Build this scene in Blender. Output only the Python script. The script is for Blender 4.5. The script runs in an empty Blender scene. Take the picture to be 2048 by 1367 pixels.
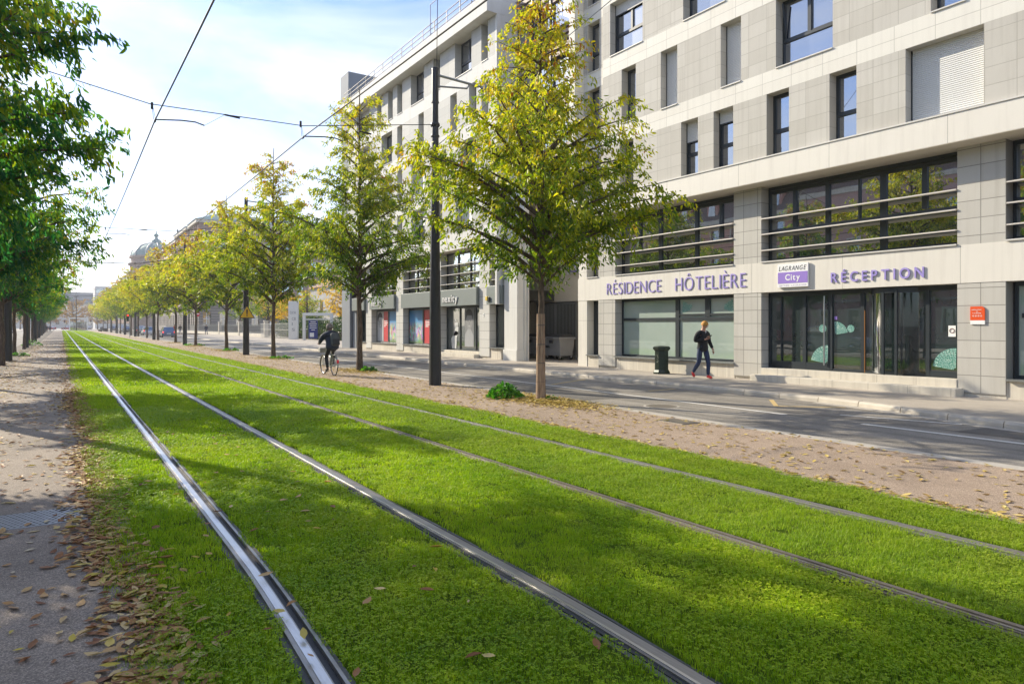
import bpy, bmesh, math, random
import numpy as np
from mathutils import Vector, Matrix
R = math.radians
rnd = random.Random(7)
scn = bpy.context.scene
COL = scn.collection

# ------------------------------------------------------------------ helpers
def nrm(v):
    v = np.asarray(v, float); n = np.linalg.norm(v); return v / n if n else v

def wloc(o):
    p = np.zeros(3)
    while o is not None:
        p = p + np.array(o.location); o = o.parent
    return p

class MB:
    """collects shapes in world coordinates; build() links them as one mesh object"""
    def __init__(s): s.v = []; s.f = []; s.m = []; s.sm = []
    def add(s, vs, fs, mi=0, smooth=False):
        b = len(s.v); s.v += [tuple(map(float, p)) for p in vs]
        for f in fs:
            s.f.append([b + i for i in f]); s.m.append(mi); s.sm.append(smooth)
        return s
    def box(s, x0, x1, y0, y1, z0, z1, mi=0):
        x0, x1 = min(x0, x1), max(x0, x1); y0, y1 = min(y0, y1), max(y0, y1); z0, z1 = min(z0, z1), max(z0, z1)
        return s.add([(x0,y0,z0),(x1,y0,z0),(x1,y1,z0),(x0,y1,z0),(x0,y0,z1),(x1,y0,z1),(x1,y1,z1),(x0,y1,z1)],
              [(0,3,2,1),(4,5,6,7),(0,1,5,4),(1,2,6,5),(2,3,7,6),(3,0,4,7)], mi)
    def bbox(s, x0, x1, y0, y1, z0, z1, b=.01, mi=0):
        """box with bevelled edges"""
        bm = bmesh.new(); bmesh.ops.create_cube(bm, size=1)
        for v in bm.verts:
            v.co = ((x0+x1)/2 + v.co.x*(x1-x0), (y0+y1)/2 + v.co.y*(y1-y0), (z0+z1)/2 + v.co.z*(z1-z0))
        bmesh.ops.bevel(bm, geom=bm.edges[:], offset=b, segments=2, affect='EDGES', profile=.5)
        bm.verts.index_update()
        s.add([v.co for v in bm.verts], [[v.index for v in f.verts] for f in bm.faces], mi); bm.free(); return s
    def tube(s, pts, rad, n=8, mi=0, caps=True, smooth=True, flat=None):
        pts = [np.asarray(p, float) for p in pts]
        if not hasattr(rad, '__len__'): rad = [rad]*len(pts)
        vs = []; fs = []; k = len(pts); ref = None
        for i, p in enumerate(pts):
            t = nrm(pts[min(i+1, k-1)] - pts[max(i-1, 0)])
            if ref is None: ref = np.array([0,0,1.]) if abs(t[2]) < .9 else np.array([1.,0,0])
            a = nrm(np.cross(t, ref)); b = np.cross(a, t); ref = b
            for j in range(n):
                q = 2*math.pi*(j+.5)/n
                vs.append(p + rad[i]*(math.cos(q)*a + math.sin(q)*b))
        for i in range(k-1):
            for j in range(n):
                j2 = (j+1) % n
                fs.append((i*n+j, i*n+j2, (i+1)*n+j2, (i+1)*n+j))
        s.add(vs, fs, mi, smooth)
        if caps:
            s.add(vs[:n], [tuple(range(n))[::-1]], mi); s.add(vs[-n:], [tuple(range(n))], mi)
        return s
    def lathe(s, prof, c=(0,0,0), n=16, mi=0, smooth=True, axis='z', a0=0.0):
        vs = []; fs = []
        for r, h in prof:
            for j in range(n):
                q = a0 + 2*math.pi*j/n
                p = (r*math.cos(q), r*math.sin(q), h)
                if axis == 'x': p = (p[2], p[0], p[1])
                if axis == 'y': p = (p[0], p[2], p[1])
                vs.append((c[0]+p[0], c[1]+p[1], c[2]+p[2]))
        for i in range(len(prof)-1):
            for j in range(n):
                j2 = (j+1) % n; fs.append((i*n+j, i*n+j2, (i+1)*n+j2, (i+1)*n+j))
        return s.add(vs, fs, mi, smooth)
    def prism(s, pts, d, mi=0):
        """closed outline pts (3D, planar) pushed along vector d"""
        n = len(pts); d = np.asarray(d, float)
        vs = [np.asarray(p, float) for p in pts]; vs = vs + [p + d for p in vs]
        fs = [tuple(range(n))[::-1], tuple(range(n, 2*n))] + [(i, (i+1) % n, n+(i+1) % n, n+i) for i in range(n)]
        return s.add(vs, fs, mi)
    def quad(s, *p, mi=0): return s.add(p, [tuple(range(len(p)))], mi)
    def torus(s, c, R_, r, ax='x', n=28, m=8, mi=0):
        vs = []; fs = []
        for i in range(n):
            a = 2*math.pi*i/n
            for j in range(m):
                b = 2*math.pi*j/m; rr = R_ + r*math.cos(b); h = r*math.sin(b)
                p = (h, rr*math.cos(a), rr*math.sin(a)) if ax == 'x' else (rr*math.cos(a), h, rr*math.sin(a))
                vs.append((c[0]+p[0], c[1]+p[1], c[2]+p[2]))
        for i in range(n):
            for j in range(m):
                fs.append((i*m+j, ((i+1) % n)*m+j, ((i+1) % n)*m+(j+1) % m, i*m+(j+1) % m))
        return s.add(vs, fs, mi, True)
    def build(s, name, mats, parent=None):
        if not isinstance(mats, (list, tuple)): mats = [mats]
        org = wloc(parent) if parent is not None else np.zeros(3)
        me = bpy.data.meshes.new(name)
        me.from_pydata([tuple(np.asarray(p) - org) for p in s.v], [], s.f)
        for m in mats: me.materials.append(m)
        me.polygons.foreach_set('material_index', s.m); me.polygons.foreach_set('use_smooth', s.sm)
        bm = bmesh.new(); bm.from_mesh(me); bmesh.ops.recalc_face_normals(bm, faces=bm.faces[:]); bm.to_mesh(me); bm.free()
        me.update()
        o = bpy.data.objects.new(name, me); COL.objects.link(o)
        if parent is not None: o.parent = parent
        return o

def npmesh(name, V, F, mat, parent=None, attr=None, smooth=False, k=None):
    """fast mesh from numpy arrays; F is (n,k)"""
    me = bpy.data.meshes.new(name)
    n, k = F.shape
    me.vertices.add(len(V)); me.vertices.foreach_set('co', np.ascontiguousarray(V, np.float32).ravel())
    me.loops.add(n*k); me.loops.foreach_set('vertex_index', np.ascontiguousarray(F, np.int32).ravel())
    me.polygons.add(n); me.polygons.foreach_set('loop_start', np.arange(0, n*k, k, dtype=np.int32))
    if smooth: me.polygons.foreach_set('use_smooth', np.ones(n, bool))
    me.materials.append(mat); me.update(calc_edges=True)
    if attr is not None:
        a = me.attributes.new('tint', 'FLOAT', 'POINT'); a.data.foreach_set('value', np.ascontiguousarray(attr, np.float32))
    o = bpy.data.objects.new(name, me); COL.objects.link(o)
    if parent is not None: o.parent = parent
    return o

def thing(name, label, cat, loc=(0,0,0), rz=0.0, group=None):
    o = bpy.data.objects.new(name, None); COL.objects.link(o)
    o.location = loc; o.rotation_euler = (0, 0, rz); o.empty_display_size = .2
    return tag(o, label, cat, group)

def tag(o, label, cat, group=None):
    o['label'] = label; o['category'] = cat
    if group: o['group'] = group
    return o

def struct(o): o['kind'] = 'structure'; return o
def stuff(o): o['kind'] = 'stuff'; return o

def dup(root, loc, rz=0.0, sc=1.0, label=None, group=None, mats=None):
    def rec(o, par):
        c = o.copy(); COL.objects.link(c)
        if par is not None: c.parent = par
        for ch in list(o.children): rec(ch, c)
        return c
    r = rec(root, None); r.location = loc; r.rotation_euler = (0, 0, rz); r.scale = (sc, sc, sc) if not hasattr(sc, '__len__') else sc
    if label: r['label'] = label
    if group: r['group'] = group
    return r

# ------------------------------------------------------------------ materials
class NT:
    def __init__(s, name):
        s.m = bpy.data.materials.new(name); s.m.use_nodes = True
        s.t = s.m.node_tree; s.N = s.t.nodes; s.L = s.t.links; s.N.clear()
        s.out = s.N.new('ShaderNodeOutputMaterial')
    def n(s, typ, **kw):
        x = s.N.new('ShaderNode' + typ)
        for k, v in kw.items():
            if k in x.inputs: s.set(x.inputs[k], v)
            else: setattr(x, k, v)
        return x
    def set(s, sock, v):
        if hasattr(v, 'bl_rna') and isinstance(v, bpy.types.NodeSocket): s.L.new(v, sock)
        elif hasattr(v, '__len__') and sock.type == 'RGBA' and len(v) == 3: sock.default_value = (*v, 1)
        else: sock.default_value = v
    def pos(s): return s.n('NewGeometry').outputs['Position']
    def mapv(s, vec, sc=(1,1,1), loc=(0,0,0)): 
        return s.n('Mapping', Vector=vec, Scale=sc, Location=loc).outputs[0]
    def noise(s, vec, scale, detail=4, rough=.55):
        return s.n('TexNoise', Vector=vec, Scale=scale, Detail=detail, Roughness=rough).outputs['Fac']
    def ramp(s, fac, stops, mode='LINEAR'):
        r = s.n('ValToRGB', Fac=fac); e = r.color_ramp.elements; r.color_ramp.interpolation = mode
        while len(e) < len(stops): e.new(.5)
        for i, (p, c) in enumerate(stops):
            e[i].position = p; e[i].color = (*c, 1) if hasattr(c, '__len__') else (c, c, c, 1)
        return r.outputs['Color']
    def mix(s, f, a, b, mode='MIX'):
        x = s.n('Mix', data_type='RGBA', blend_type=mode)
        s.set(x.inputs[0], f); s.set(x.inputs[6], a); s.set(x.inputs[7], b); return x.outputs[2]
    def math(s, op, a, b=0.0, clamp=False):
        x = s.n('Math', operation=op, use_clamp=clamp); s.set(x.inputs[0], a); s.set(x.inputs[1], b); return x.outputs[0]
    def bump(s, h, strength=.3, dist=.01, normal=None):
        x = s.n('Bump', Height=h, Strength=strength, Distance=dist)
        if normal is not None: s.set(x.inputs['Normal'], normal)
        return x.outputs[0]
    def bsdf(s, col, rough=.6, metal=0.0, normal=None, spec=.5, **kw):
        b = s.n('BsdfPrincipled'); s.set(b.inputs['Base Color'], col); s.set(b.inputs['Roughness'], rough); s.set(b.inputs['Metallic'], metal)
        s.set(b.inputs['Specular IOR Level'], spec)
        if normal is not None: s.set(b.inputs['Normal'], normal)
        for k, v in kw.items(): s.set(b.inputs[k], v)
        return b.outputs[0]
    def fin(s, sh): s.L.new(sh, s.out.inputs[0]); return s.m

def simple(name, col, rough=.55, metal=0.0, var=.12, vs=3.0, bump=0.0, bs=60, spec=.5):
    """painted / plain surface with slight uneven tone and grain"""
    t = NT(name); p = t.pos()
    n = t.noise(p, vs, 5)
    c = t.mix(n, [x*(1-var) for x in col], [min(1, x*(1+var)) for x in col])
    nn = t.bump(t.noise(p, bs, 3), bump, .004) if bump else None
    return t.fin(t.bsdf(c, rough, metal, nn, spec))

def cladding(name, c1, c2, pw, ph, z0, y0, joint=.006, jc=.55, rough=.75, stain=.10):
    """stone panels with fine open joints on a facade running along Y"""
    t = NT(name); p = t.pos()
    sp = t.n('SeparateXYZ', Vector=p)
    v = t.n('CombineXYZ', X=t.math('SUBTRACT', sp.outputs[1], y0), Y=t.math('SUBTRACT', sp.outputs[2], z0), Z=0.0).outputs[0]
    br = t.n('TexBrick', Vector=v, Scale=1.0, Color1=c1, Color2=c2, Mortar=[x*jc for x in c1], offset=0.0, squash=1.0)
    br.inputs['Mortar Size'].default_value = joint; br.inputs['Brick Width'].default_value = pw; br.inputs['Row Height'].default_value = ph
    br.inputs['Mortar Smooth'].default_value = .1
    n1 = t.noise(p, 1.3, 6, .6); n2 = t.noise(t.mapv(p, (1, 3.4, .16)), 2.4, 6)
    c = t.mix(t.math('MULTIPLY', n1, stain*2), br.outputs[0], (.30,.27,.22), 'MULTIPLY')
    c = t.mix(t.ramp(n2, [(.48,0.0),(.75,stain*2.2)]), c, (.25,.22,.18))
    bm = t.bump(t.math('SUBTRACT', 1.0, br.outputs['Fac']), .5, .004, t.bump(t.noise(p, 120, 3), .08, .003))
    return t.fin(t.bsdf(c, rough, 0, bm, .3))

def glass(name, tint=(.02,.028,.03), refl=.34, rough=.015, wob=.02, trans=0.0):
    """coated window glass: mirror-like at a share, dark room behind"""
    t = NT(name); p = t.pos()
    nb = t.bump(t.noise(p, .9, 2), wob, .05)
    fr = t.n('LayerWeight', Blend=.25, Normal=nb).outputs['Fresnel']
    f = t.math('ADD', t.math('MULTIPLY', fr, .6), refl, True)
    g = t.n('BsdfGlossy', Color=(.9,.93,.95), Roughness=rough, Normal=nb).outputs[0]
    d = t.bsdf(t.mix(t.noise(p, 1.1, 3), [x*.4 for x in tint], [x*1.5 for x in tint]), .3)
    if trans:
        d = t.n('MixShader', Fac=trans); t.set(d.inputs[1], t.bsdf(tint, .3)); t.set(d.inputs[2], t.n('BsdfTransparent', Color=(.75,.8,.8)).outputs[0]); d = d.outputs[0]
    m = t.n('MixShader', Fac=f); t.set(m.inputs[1], d); t.set(m.inputs[2], g)
    return t.fin(m.outputs[0])

def leafmat(name, stops, trans=.45, shift=0.0, rough=.45, use_tint=True):
    t = NT(name)
    g = t.n('NewGeometry'); rn = g.outputs['Random Per Island']
    f = t.math('MULTIPLY', rn, .36)
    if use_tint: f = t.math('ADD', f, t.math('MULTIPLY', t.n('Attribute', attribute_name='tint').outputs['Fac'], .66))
    else: f = t.math('MULTIPLY', rn, 1.0)
    f = t.math('ADD', f, t.math('MULTIPLY', t.math('SUBTRACT', t.n('ObjectInfo').outputs['Random'], .5), .14))
    c = t.ramp(t.math('ADD', f, shift, True), stops)
    c2 = t.mix(1.0, c, (1.1,1.25,.55), 'MULTIPLY')
    b = t.bsdf(c, rough, 0, None, .35); tr = t.n('BsdfTranslucent', Color=c2).outputs[0]
    m = t.n('MixShader', Fac=trans); t.set(m.inputs[1], b); t.set(m.inputs[2], tr)
    return t.fin(m.outputs[0])

def asphalt(name, base, var, streak=0.0, speck=.25, bump=.35, warm=None):
    t = NT(name); p = t.pos()
    big = t.noise(p, .35, 6, .62); mid = t.noise(p, 3.0, 5); fine = t.noise(p, 190, 2, .7)
    vo = t.n('TexVoronoi', Vector=p, Scale=150.0).outputs['Color']
    c = t.ramp(big, [(.3, [x*(1-var) for x in base]), (.7, [x*(1+var) for x in base])])
    c = t.mix(t.ramp(mid, [(.45,0.0),(.75,.35)]), c, warm or [x*1.35 for x in base])
    if streak:
        st = t.noise(t.mapv(p, (1.0,.035,1)), 2.6, 5, .6)
        c = t.mix(t.ramp(st, [(.42,0.0),(.62,streak)]), c, [x*.55 for x in base])
    gr = t.n('SeparateXYZ', Vector=vo).outputs[0]
    c = t.mix(speck, c, t.ramp(gr, [(0,.25),(.6,.9),(1,2.2)]), 'MULTIPLY')
    return t.fin(t.bsdf(c, .85, 0, t.bump(fine, bump, .006), .25))

M = {}
M['hotel_stone'] = cladding('grey stone panels', (.525,.50,.44), (.595,.57,.51), .605, .39, 6.48, .62, .007, .78)
M['hotel_band'] = cladding('cream panel courses', (.73,.70,.62), (.77,.745,.665), .92, .32, 8.23, .3, .008, .72, .7, .05)
M['hotel_fascia'] = cladding('cream fascia panels', (.74,.705,.625), (.77,.735,.655), 2.83, 1.9, 1.9, 7.38, .008, .6, .6, .07)
M['column_stone'] = cladding('grey column panels', (.52,.50,.45), (.585,.565,.51), .49, .395, .19, 6.48, .010, .55, .7, .10)
M['office_stone'] = cladding('pale grey stone panels', (.50,.50,.47), (.56,.555,.52), 1.2, .42, 6.5, 28.0, .007, .8, .75, .05)
M['office_band'] = cladding('white render', (.72,.71,.67), (.74,.73,.69), 3.1, 2.4, .1, 27, .006, .8, .8, .08)
M['office_column'] = cladding('pale column panels', (.60,.59,.55), (.64,.63,.59), .95, .415, .2, 28, .01, .5, .75, .06)
M['plinth'] = cladding('cream plinth panels', (.68,.63,.53), (.72,.67,.57), .95, .8, -.05, 7.4, .007, .6, .7, .16)
M['render_wall'] = simple('cream rendered wall', (.66,.60,.49), .85, 0, .05, .8, .12, 90)
M['frame'] = simple('anthracite frame', (.028,.036,.042), .38, .0, .1)
M['glass'] = glass('window glass', (.03,.04,.045), .44)
M['glass_up'] = glass('upper window glass', (.022,.028,.045), .40)
M['glass_door'] = glass('entrance glass', (.022,.038,.037), .17, .01)
M['glass_clear'] = glass('clear curved glass', (.012,.018,.018), .05, .03, .02, .75)
M['film'] = None
t = NT('frosted film glass'); p = t.pos()
fc = t.mix(t.noise(p, .8, 3), (.27,.36,.31), (.42,.51,.44))
b = t.bsdf(fc, .5); g = t.n('BsdfGlossy', Color=(.9,.95,.93), Roughness=.03).outputs[0]
mx = t.n('MixShader', Fac=.16); t.set(mx.inputs[1], b); t.set(mx.inputs[2], g); M['film'] = t.fin(mx.outputs[0])
t = NT('roller shutter slats'); p = t.pos(); z = t.n('SeparateXYZ', Vector=p).outputs[2]
w = t.math('FRACT', t.math('MULTIPLY', z, 21.0)); h = t.math('SINE', t.math('MULTIPLY', w, 3.14159))
sc_ = t.mix(t.ramp(w, [(0,.0),(.10,1.0),(1,1.0)]), (.36,.35,.32), (.72,.715,.68))
M['shutter'] = t.fin(t.bsdf(t.mix(.15, sc_, t.ramp(t.noise(p, 2.5, 4), [(0,.6),(1,1.2)]), 'MULTIPLY'), .5, 0, t.bump(h, .9, .012), .4))
M['sill'] = simple('light sill', (.62,.60,.55), .5, 0, .08)
M['sill_dark'] = simple('grey metal sill', (.25,.26,.25), .4, .5, .1)
M['soffit'] = simple('cream soffit', (.62,.57,.47), .85, 0, .06)
M['louvre'] = simple('pale louvre blade', (.62,.58,.52), .45, .2, .08)
M['steel'] = simple('brushed steel', (.55,.55,.55), .28, 1, .08, 20)
M['dark_metal'] = simple('anthracite pole paint', (.022,.022,.023), .42, 0, .2, 4, .15, 40)
M['black'] = simple('black rubber', (.012,.012,.012), .7)
M['white_paint'] = simple('white paint', (.75,.75,.72), .5, 0, .06)
M['purple'] = simple('violet letter', (.33,.27,.62), .45, 0, .06)
M['purple_panel'] = simple('violet sign face', (.30,.20,.58), .4, 0, .03)
M['white_sign'] = simple('white sign face', (.85,.85,.83), .4, 0, .02)
M['navy_ink'] = simple('dark ink', (.02,.02,.03), .5)
M['orange'] = simple('orange red plaque', (.75,.09,.015), .4, 0, .04)
M['grey_fascia'] = simple('grey metal fascia', (.20,.225,.215), .5, .2, .08, 1.5, .05)
M['dark'] = simple('dark interior', (.01,.011,.012), .9)
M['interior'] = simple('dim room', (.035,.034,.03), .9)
M['red_poster'] = simple('red poster', (.62,.045,.055), .4, 0, .04)
M['bark'] = None
t = NT('tree bark'); p = t.pos(); n = t.noise(t.mapv(p, (1,1,.22)), 26, 6, .65)
M['bark'] = t.fin(t.bsdf(t.ramp(n, [(.25,(.035,.026,.02)),(.6,(.15,.11,.08)),(.85,(.27,.22,.17))]), .9, 0, t.bump(n, .8, .02), .2))
t = NT('reed trunk wrap'); p = t.pos(); n = t.noise(t.mapv(p, (1,1,.05)), 55, 4, .6)
M['wrap'] = t.fin(t.bsdf(t.ramp(n, [(.3,(.10,.065,.045)),(.55,(.33,.23,.155)),(.8,(.52,.40,.28))]), .85, 0, t.bump(n, .9, .012), .2))
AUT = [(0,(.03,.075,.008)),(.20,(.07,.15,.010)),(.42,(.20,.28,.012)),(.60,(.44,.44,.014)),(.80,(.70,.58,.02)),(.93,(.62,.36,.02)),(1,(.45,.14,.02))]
M['leaf'] = leafmat('autumn cherry leaf', AUT, .55, .07)
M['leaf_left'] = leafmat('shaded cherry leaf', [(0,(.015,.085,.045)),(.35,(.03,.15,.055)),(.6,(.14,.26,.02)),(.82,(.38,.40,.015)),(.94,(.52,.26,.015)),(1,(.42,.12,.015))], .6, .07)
M['leaf_yellow'] = leafmat('golden leaf', [(0,(.45,.26,.01)),(.6,(.75,.44,.012)),(1,(.8,.55,.03))], .5, use_tint=False)
M['leaf_hedge'] = leafmat('hedge leaf', [(0,(.012,.035,.008)),(.6,(.035,.085,.015)),(1,(.10,.15,.02))], .3, use_tint=False)
M['leaf_orange'] = leafmat('far orange leaf', [(0,(.30,.12,.03)),(.6,(.45,.22,.05)),(1,(.40,.30,.08))], .4, use_tint=False)
M['leaf_weed'] = leafmat('weed leaf', [(0,(.03,.13,.01)),(.5,(.08,.28,.02)),(1,(.22,.44,.03))], .4, use_tint=False)
M['dead_leaf'] = leafmat('fallen leaf', [(0,(.17,.06,.018)),(.3,(.33,.14,.045)),(.55,(.50,.28,.10)),(.8,(.64,.47,.22)),(.92,(.55,.42,.05)),(1,(.42,.18,.03))], .12, use_tint=False, rough=.6)
M['dead_leaf_yellow'] = leafmat('fallen yellow leaf', [(0,(.22,.13,.05)),(.3,(.48,.33,.10)),(.55,(.66,.50,.13)),(.8,(.62,.50,.22)),(1,(.36,.22,.05))], .15, use_tint=False, rough=.6)
M['road'] = asphalt('road asphalt', (.27,.247,.213), .2, .7, .35)
M['path_left'] = asphalt('grey path asphalt', (.265,.215,.168), .3, 0, .5, .5, (.36,.30,.235))
M['path_right'] = asphalt('reddish path asphalt', (.345,.262,.192), .2, 0, .5, .5, (.43,.335,.255))
M['pavement'] = asphalt('pavement asphalt', (.40,.355,.295), .12, .15, .22, .25)
M['earth'] = asphalt('earth and asphalt', (.12,.10,.08), .25, 0, .3)
M['plaza'] = asphalt('pale plaza', (.40,.37,.33), .1, 0, .2)
M['kerb'] = simple('kerb stone', (.50,.45,.37), .8, 0, .22, 4, .4, 70)
M['gutter'] = simple('pale concrete edge', (.42,.385,.33), .85, 0, .18, 5, .4, 80)
M['mark_white'] = simple('worn white marking', (.66,.64,.59), .7, 0, .22, 14)
M['mark_yellow'] = simple('worn yellow marking', (.55,.40,.17), .7, 0, .3, 10)
def railmat(name, a, b_, rough, metal, rust):
    t = NT(name); p = t.pos(); st = t.noise(t.mapv(p, (1,.02,1)), 70, 5, .6); bl = t.noise(t.mapv(p, (1,.35,1)), 7, 5, .65)
    c = t.mix(st, a, b_); c = t.mix(t.ramp(bl, [(.52,0.0),(.72,rust)]), c, (.20,.13,.08))
    return t.fin(t.bsdf(c, t.math('ADD', rough, t.math('MULTIPLY', bl, .22)), metal, t.bump(st, .15, .002)))
M['rail_top'] = railmat('polished rail', (.42,.41,.40), (.72,.71,.69), .24, 1, .25)
M['rail_mid'] = railmat('worn rail steel', (.24,.225,.20), (.40,.385,.36), .36, .85, .55)
M['rail_dark'] = simple('rail groove', (.045,.045,.046), .6, .3, .35, 20, .4, 60)
M['rail_rust'] = simple('dull brown rail', (.22,.19,.155), .5, .6, .25, 14, .2, 60)
M['mortar'] = simple('rail mortar edge', (.13,.125,.12), .9, 0, .45, 30, .8, 90)
# lawn soil
t = NT('lawn base'); p = t.pos()
M['lawn'] = t.fin(t.bsdf(t.mix(t.noise(p, 9, 5), (.05,.09,.008), (.14,.20,.015)), .95, 0, t.bump(t.noise(p, 40, 4), .8, .03), .1))
def grassmat(name, far=False):
    t = NT(name); p = t.pos()
    a = t.noise(p, .55, 4, .6); b = t.noise(p, 2.6, 4, .6)
    rn = t.n('NewGeometry').outputs['Random Per Island']
    f = t.math('ADD', t.math('MULTIPLY', a, .5), t.math('ADD', t.math('MULTIPLY', b, .30), t.math('ADD', t.math('MULTIPLY', rn, .26), t.math('MULTIPLY', t.noise(p, 11, 3, .6), .26))))
    c = t.ramp(f, [(.30,(.045,.145,.004)),(.43,(.12,.26,.004)),(.57,(.27,.42,.006)),(.73,(.43,.54,.012)),(.92,(.58,.57,.06))])
    x = t.n('SeparateXYZ', Vector=p).outputs[0]
    c = t.mix(t.ramp(t.noise(p, 1.5, 5, .65), [(.56,0.0),(.72,.40)]), c, (.40,.40,.07))
    # the strip towards the right-hand road is drier
    c = t.mix(t.ramp(t.math('MULTIPLY', x, .1), [(.40,0.0),(.50,.42)]), c, (.25,.33,.05))
    # leaf-strewn worn edge at the left
    c = t.mix(t.ramp(t.math('ADD', x, t.math('MULTIPLY', a, .4)), [(.42,.5),(.85,0.0)]), c, (.20,.22,.012))
    bs = t.bsdf(c, .5, 0, None, .3); tr = t.n('BsdfTranslucent', Color=t.mix(1.0, c, (1.15,1.3,.6), 'MULTIPLY')).outputs[0]
    m = t.n('MixShader', Fac=.45); t.set(m.inputs[1], bs); t.set(m.inputs[2], tr)
    return t.fin(m.outputs[0])
M['grass'] = grassmat('grass blade')

# ------------------------------------------------------------------ camera, sun, sky
TH = math.atan((1024-122)/1365)
cam = bpy.data.cameras.new('camera'); co = bpy.data.objects.new('camera', cam); COL.objects.link(co)
cam.sensor_width = 36; cam.lens = 1365/2048*36; cam.shift_y = -33.5/2048
cam.clip_start = .05; cam.clip_end = 4000
co.location = (0,0,1.72); co.rotation_euler = (R(90), 0, -TH); scn.camera = co
SUN = nrm((-1.0, 2.4, 1.38))
sl = bpy.data.lights.new('sun', 'SUN'); sl.energy = 4.1; sl.angle = R(.5); sl.color = (1,.90,.72)
so = bpy.data.objects.new('sun', sl); COL.objects.link(so); so.location = (-30,60,40)
so.rotation_euler = Vector(SUN).to_track_quat('Z', 'Y').to_euler()
w = bpy.data.worlds.new('World'); scn.world = w; w.use_nodes = True
nt = w.node_tree; N = nt.nodes; L = nt.links; N.clear()
out = N.new('ShaderNodeOutputWorld'); bg = N.new('ShaderNodeBackground'); bg.inputs[1].default_value = .135
sky = N.new('ShaderNodeTexSky'); sky.sky_type = 'NISHITA'; sky.sun_disc = False
sky.sun_elevation = math.asin(SUN[2]); sky.sun_rotation = math.atan2(SUN[0], SUN[1])
sky.air_density = 1.0; sky.dust_density = .8; sky.ozone_density = 2.0
# thin streaky cloud veil, thicker towards the horizon
tc = N.new('ShaderNodeTexCoord'); mp = N.new('ShaderNodeMapping'); mp.inputs['Scale'].default_value = (1.0,.7,2.6); mp.inputs['Rotation'].default_value = (.2,.15,.5)
no = N.new('ShaderNodeTexNoise'); no.inputs['Scale'].default_value = 1.9; no.inputs['Detail'].default_value = 7; no.inputs['Roughness'].default_value = .55; no.inputs['Distortion'].default_value = .5
rp = N.new('ShaderNodeValToRGB'); rp.color_ramp.elements[0].position = .42; rp.color_ramp.elements[1].position = .63
rp.color_ramp.elements[0].color = (.0,)*3+(1,); rp.color_ramp.elements[1].color = (.70,)*3+(1,)
mxn = N.new('ShaderNodeMix'); mxn.data_type = 'RGBA'; mxn.inputs[7].default_value = (5.6,5.7,5.8,1)
L.new(tc.outputs['Generated'], mp.inputs[0]); L.new(mp.outputs[0], no.inputs[0]); L.new(no.outputs[0], rp.inputs[0])
tn0 = N.new('ShaderNodeMix'); tn0.data_type = 'RGBA'; tn0.blend_type = 'MULTIPLY'; tn0.inputs[0].default_value = 1; tn0.inputs[7].default_value = (.68,.77,1.0,1); L.new(sky.outputs[0], tn0.inputs[6])
L.new(rp.outputs[0], mxn.inputs[0]); L.new(tn0.outputs[2], mxn.inputs[6]); L.new(mxn.outputs[2], bg.inputs[0]); L.new(bg.outputs[0], out.inputs[0])
vs_ = scn.view_settings; scn.display_settings.display_device = 'sRGB'
vs_.view_transform = 'Standard'; vs_.look = 'None'; vs_.gamma = 1; vs_.exposure = .89
scn.cycles.max_bounces = 7; scn.cycles.diffuse_bounces = 3; scn.cycles.glossy_bounces = 3; scn.cycles.transmission_bounces = 4; scn.cycles.transparent_max_bounces = 8
scn.cycles.sample_clamp_indirect = 6; scn.cycles.caustics_reflective = False; scn.cycles.caustics_refractive = False
try: scn.cycles.use_denoising = True; scn.cycles.denoiser = 'OPENIMAGEDENOISE'
except Exception: pass
# ------------------------------------------------------------------ ground, road, rails
def sheet(name, x0, x1, y0, y1, z, mat, ny=1, wob=None, seed=0):
    rs = np.random.RandomState(seed); m = MB(); ys = np.linspace(y0, y1, ny+1)
    for i in range(ny):
        m.quad((x0,ys[i],z),(x1,ys[i],z),(x1,ys[i+1],z),(x0,ys[i+1],z))
    return struct(m.build(name, mat))
def ring(name, z, R_, mat):
    m = MB(); n = 48
    m.add([(R_*math.cos(2*math.pi*i/n), 150+R_*math.sin(2*math.pi*i/n), z) for i in range(n)], [tuple(range(n))]); return struct(m.build(name, mat))
ring('ground', -.12, 1800, M['earth'])
sheet('lawn', .12, 7.06, -6, 262, -.024, M['lawn'])
sheet('left_path', -1.75, .50, -6, 262, .0, M['path_left'])
sheet('tree_strip', -3.0, -1.75, -6, 262, -.004, M['earth'])
sheet('left_road', -10.0, -3.0, -6, 330, -.03, M['road'])
sheet('left_pavement', -16, -10, -6, 330, .06, M['pavement'])
sheet('right_path', 6.92, 9.50, -6, 262, .0, M['path_right'])
sheet('road', 9.74, 15.2, -6, 330, -.01, M['road'])
sheet('plaza', -3.0, 9.74, 262, 330, .0, M['plaza'])
sheet('far_street', -60, 80, 330, 420, .0, M['plaza'])
m = MB(); 
for k in range(90):
    m.bbox(9.50, 9.74, -6+k*3.0, -6+k*3.0+2.992, -.1, .006, .004)
struct(m.build('edging_stones', M['gutter']))
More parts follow.
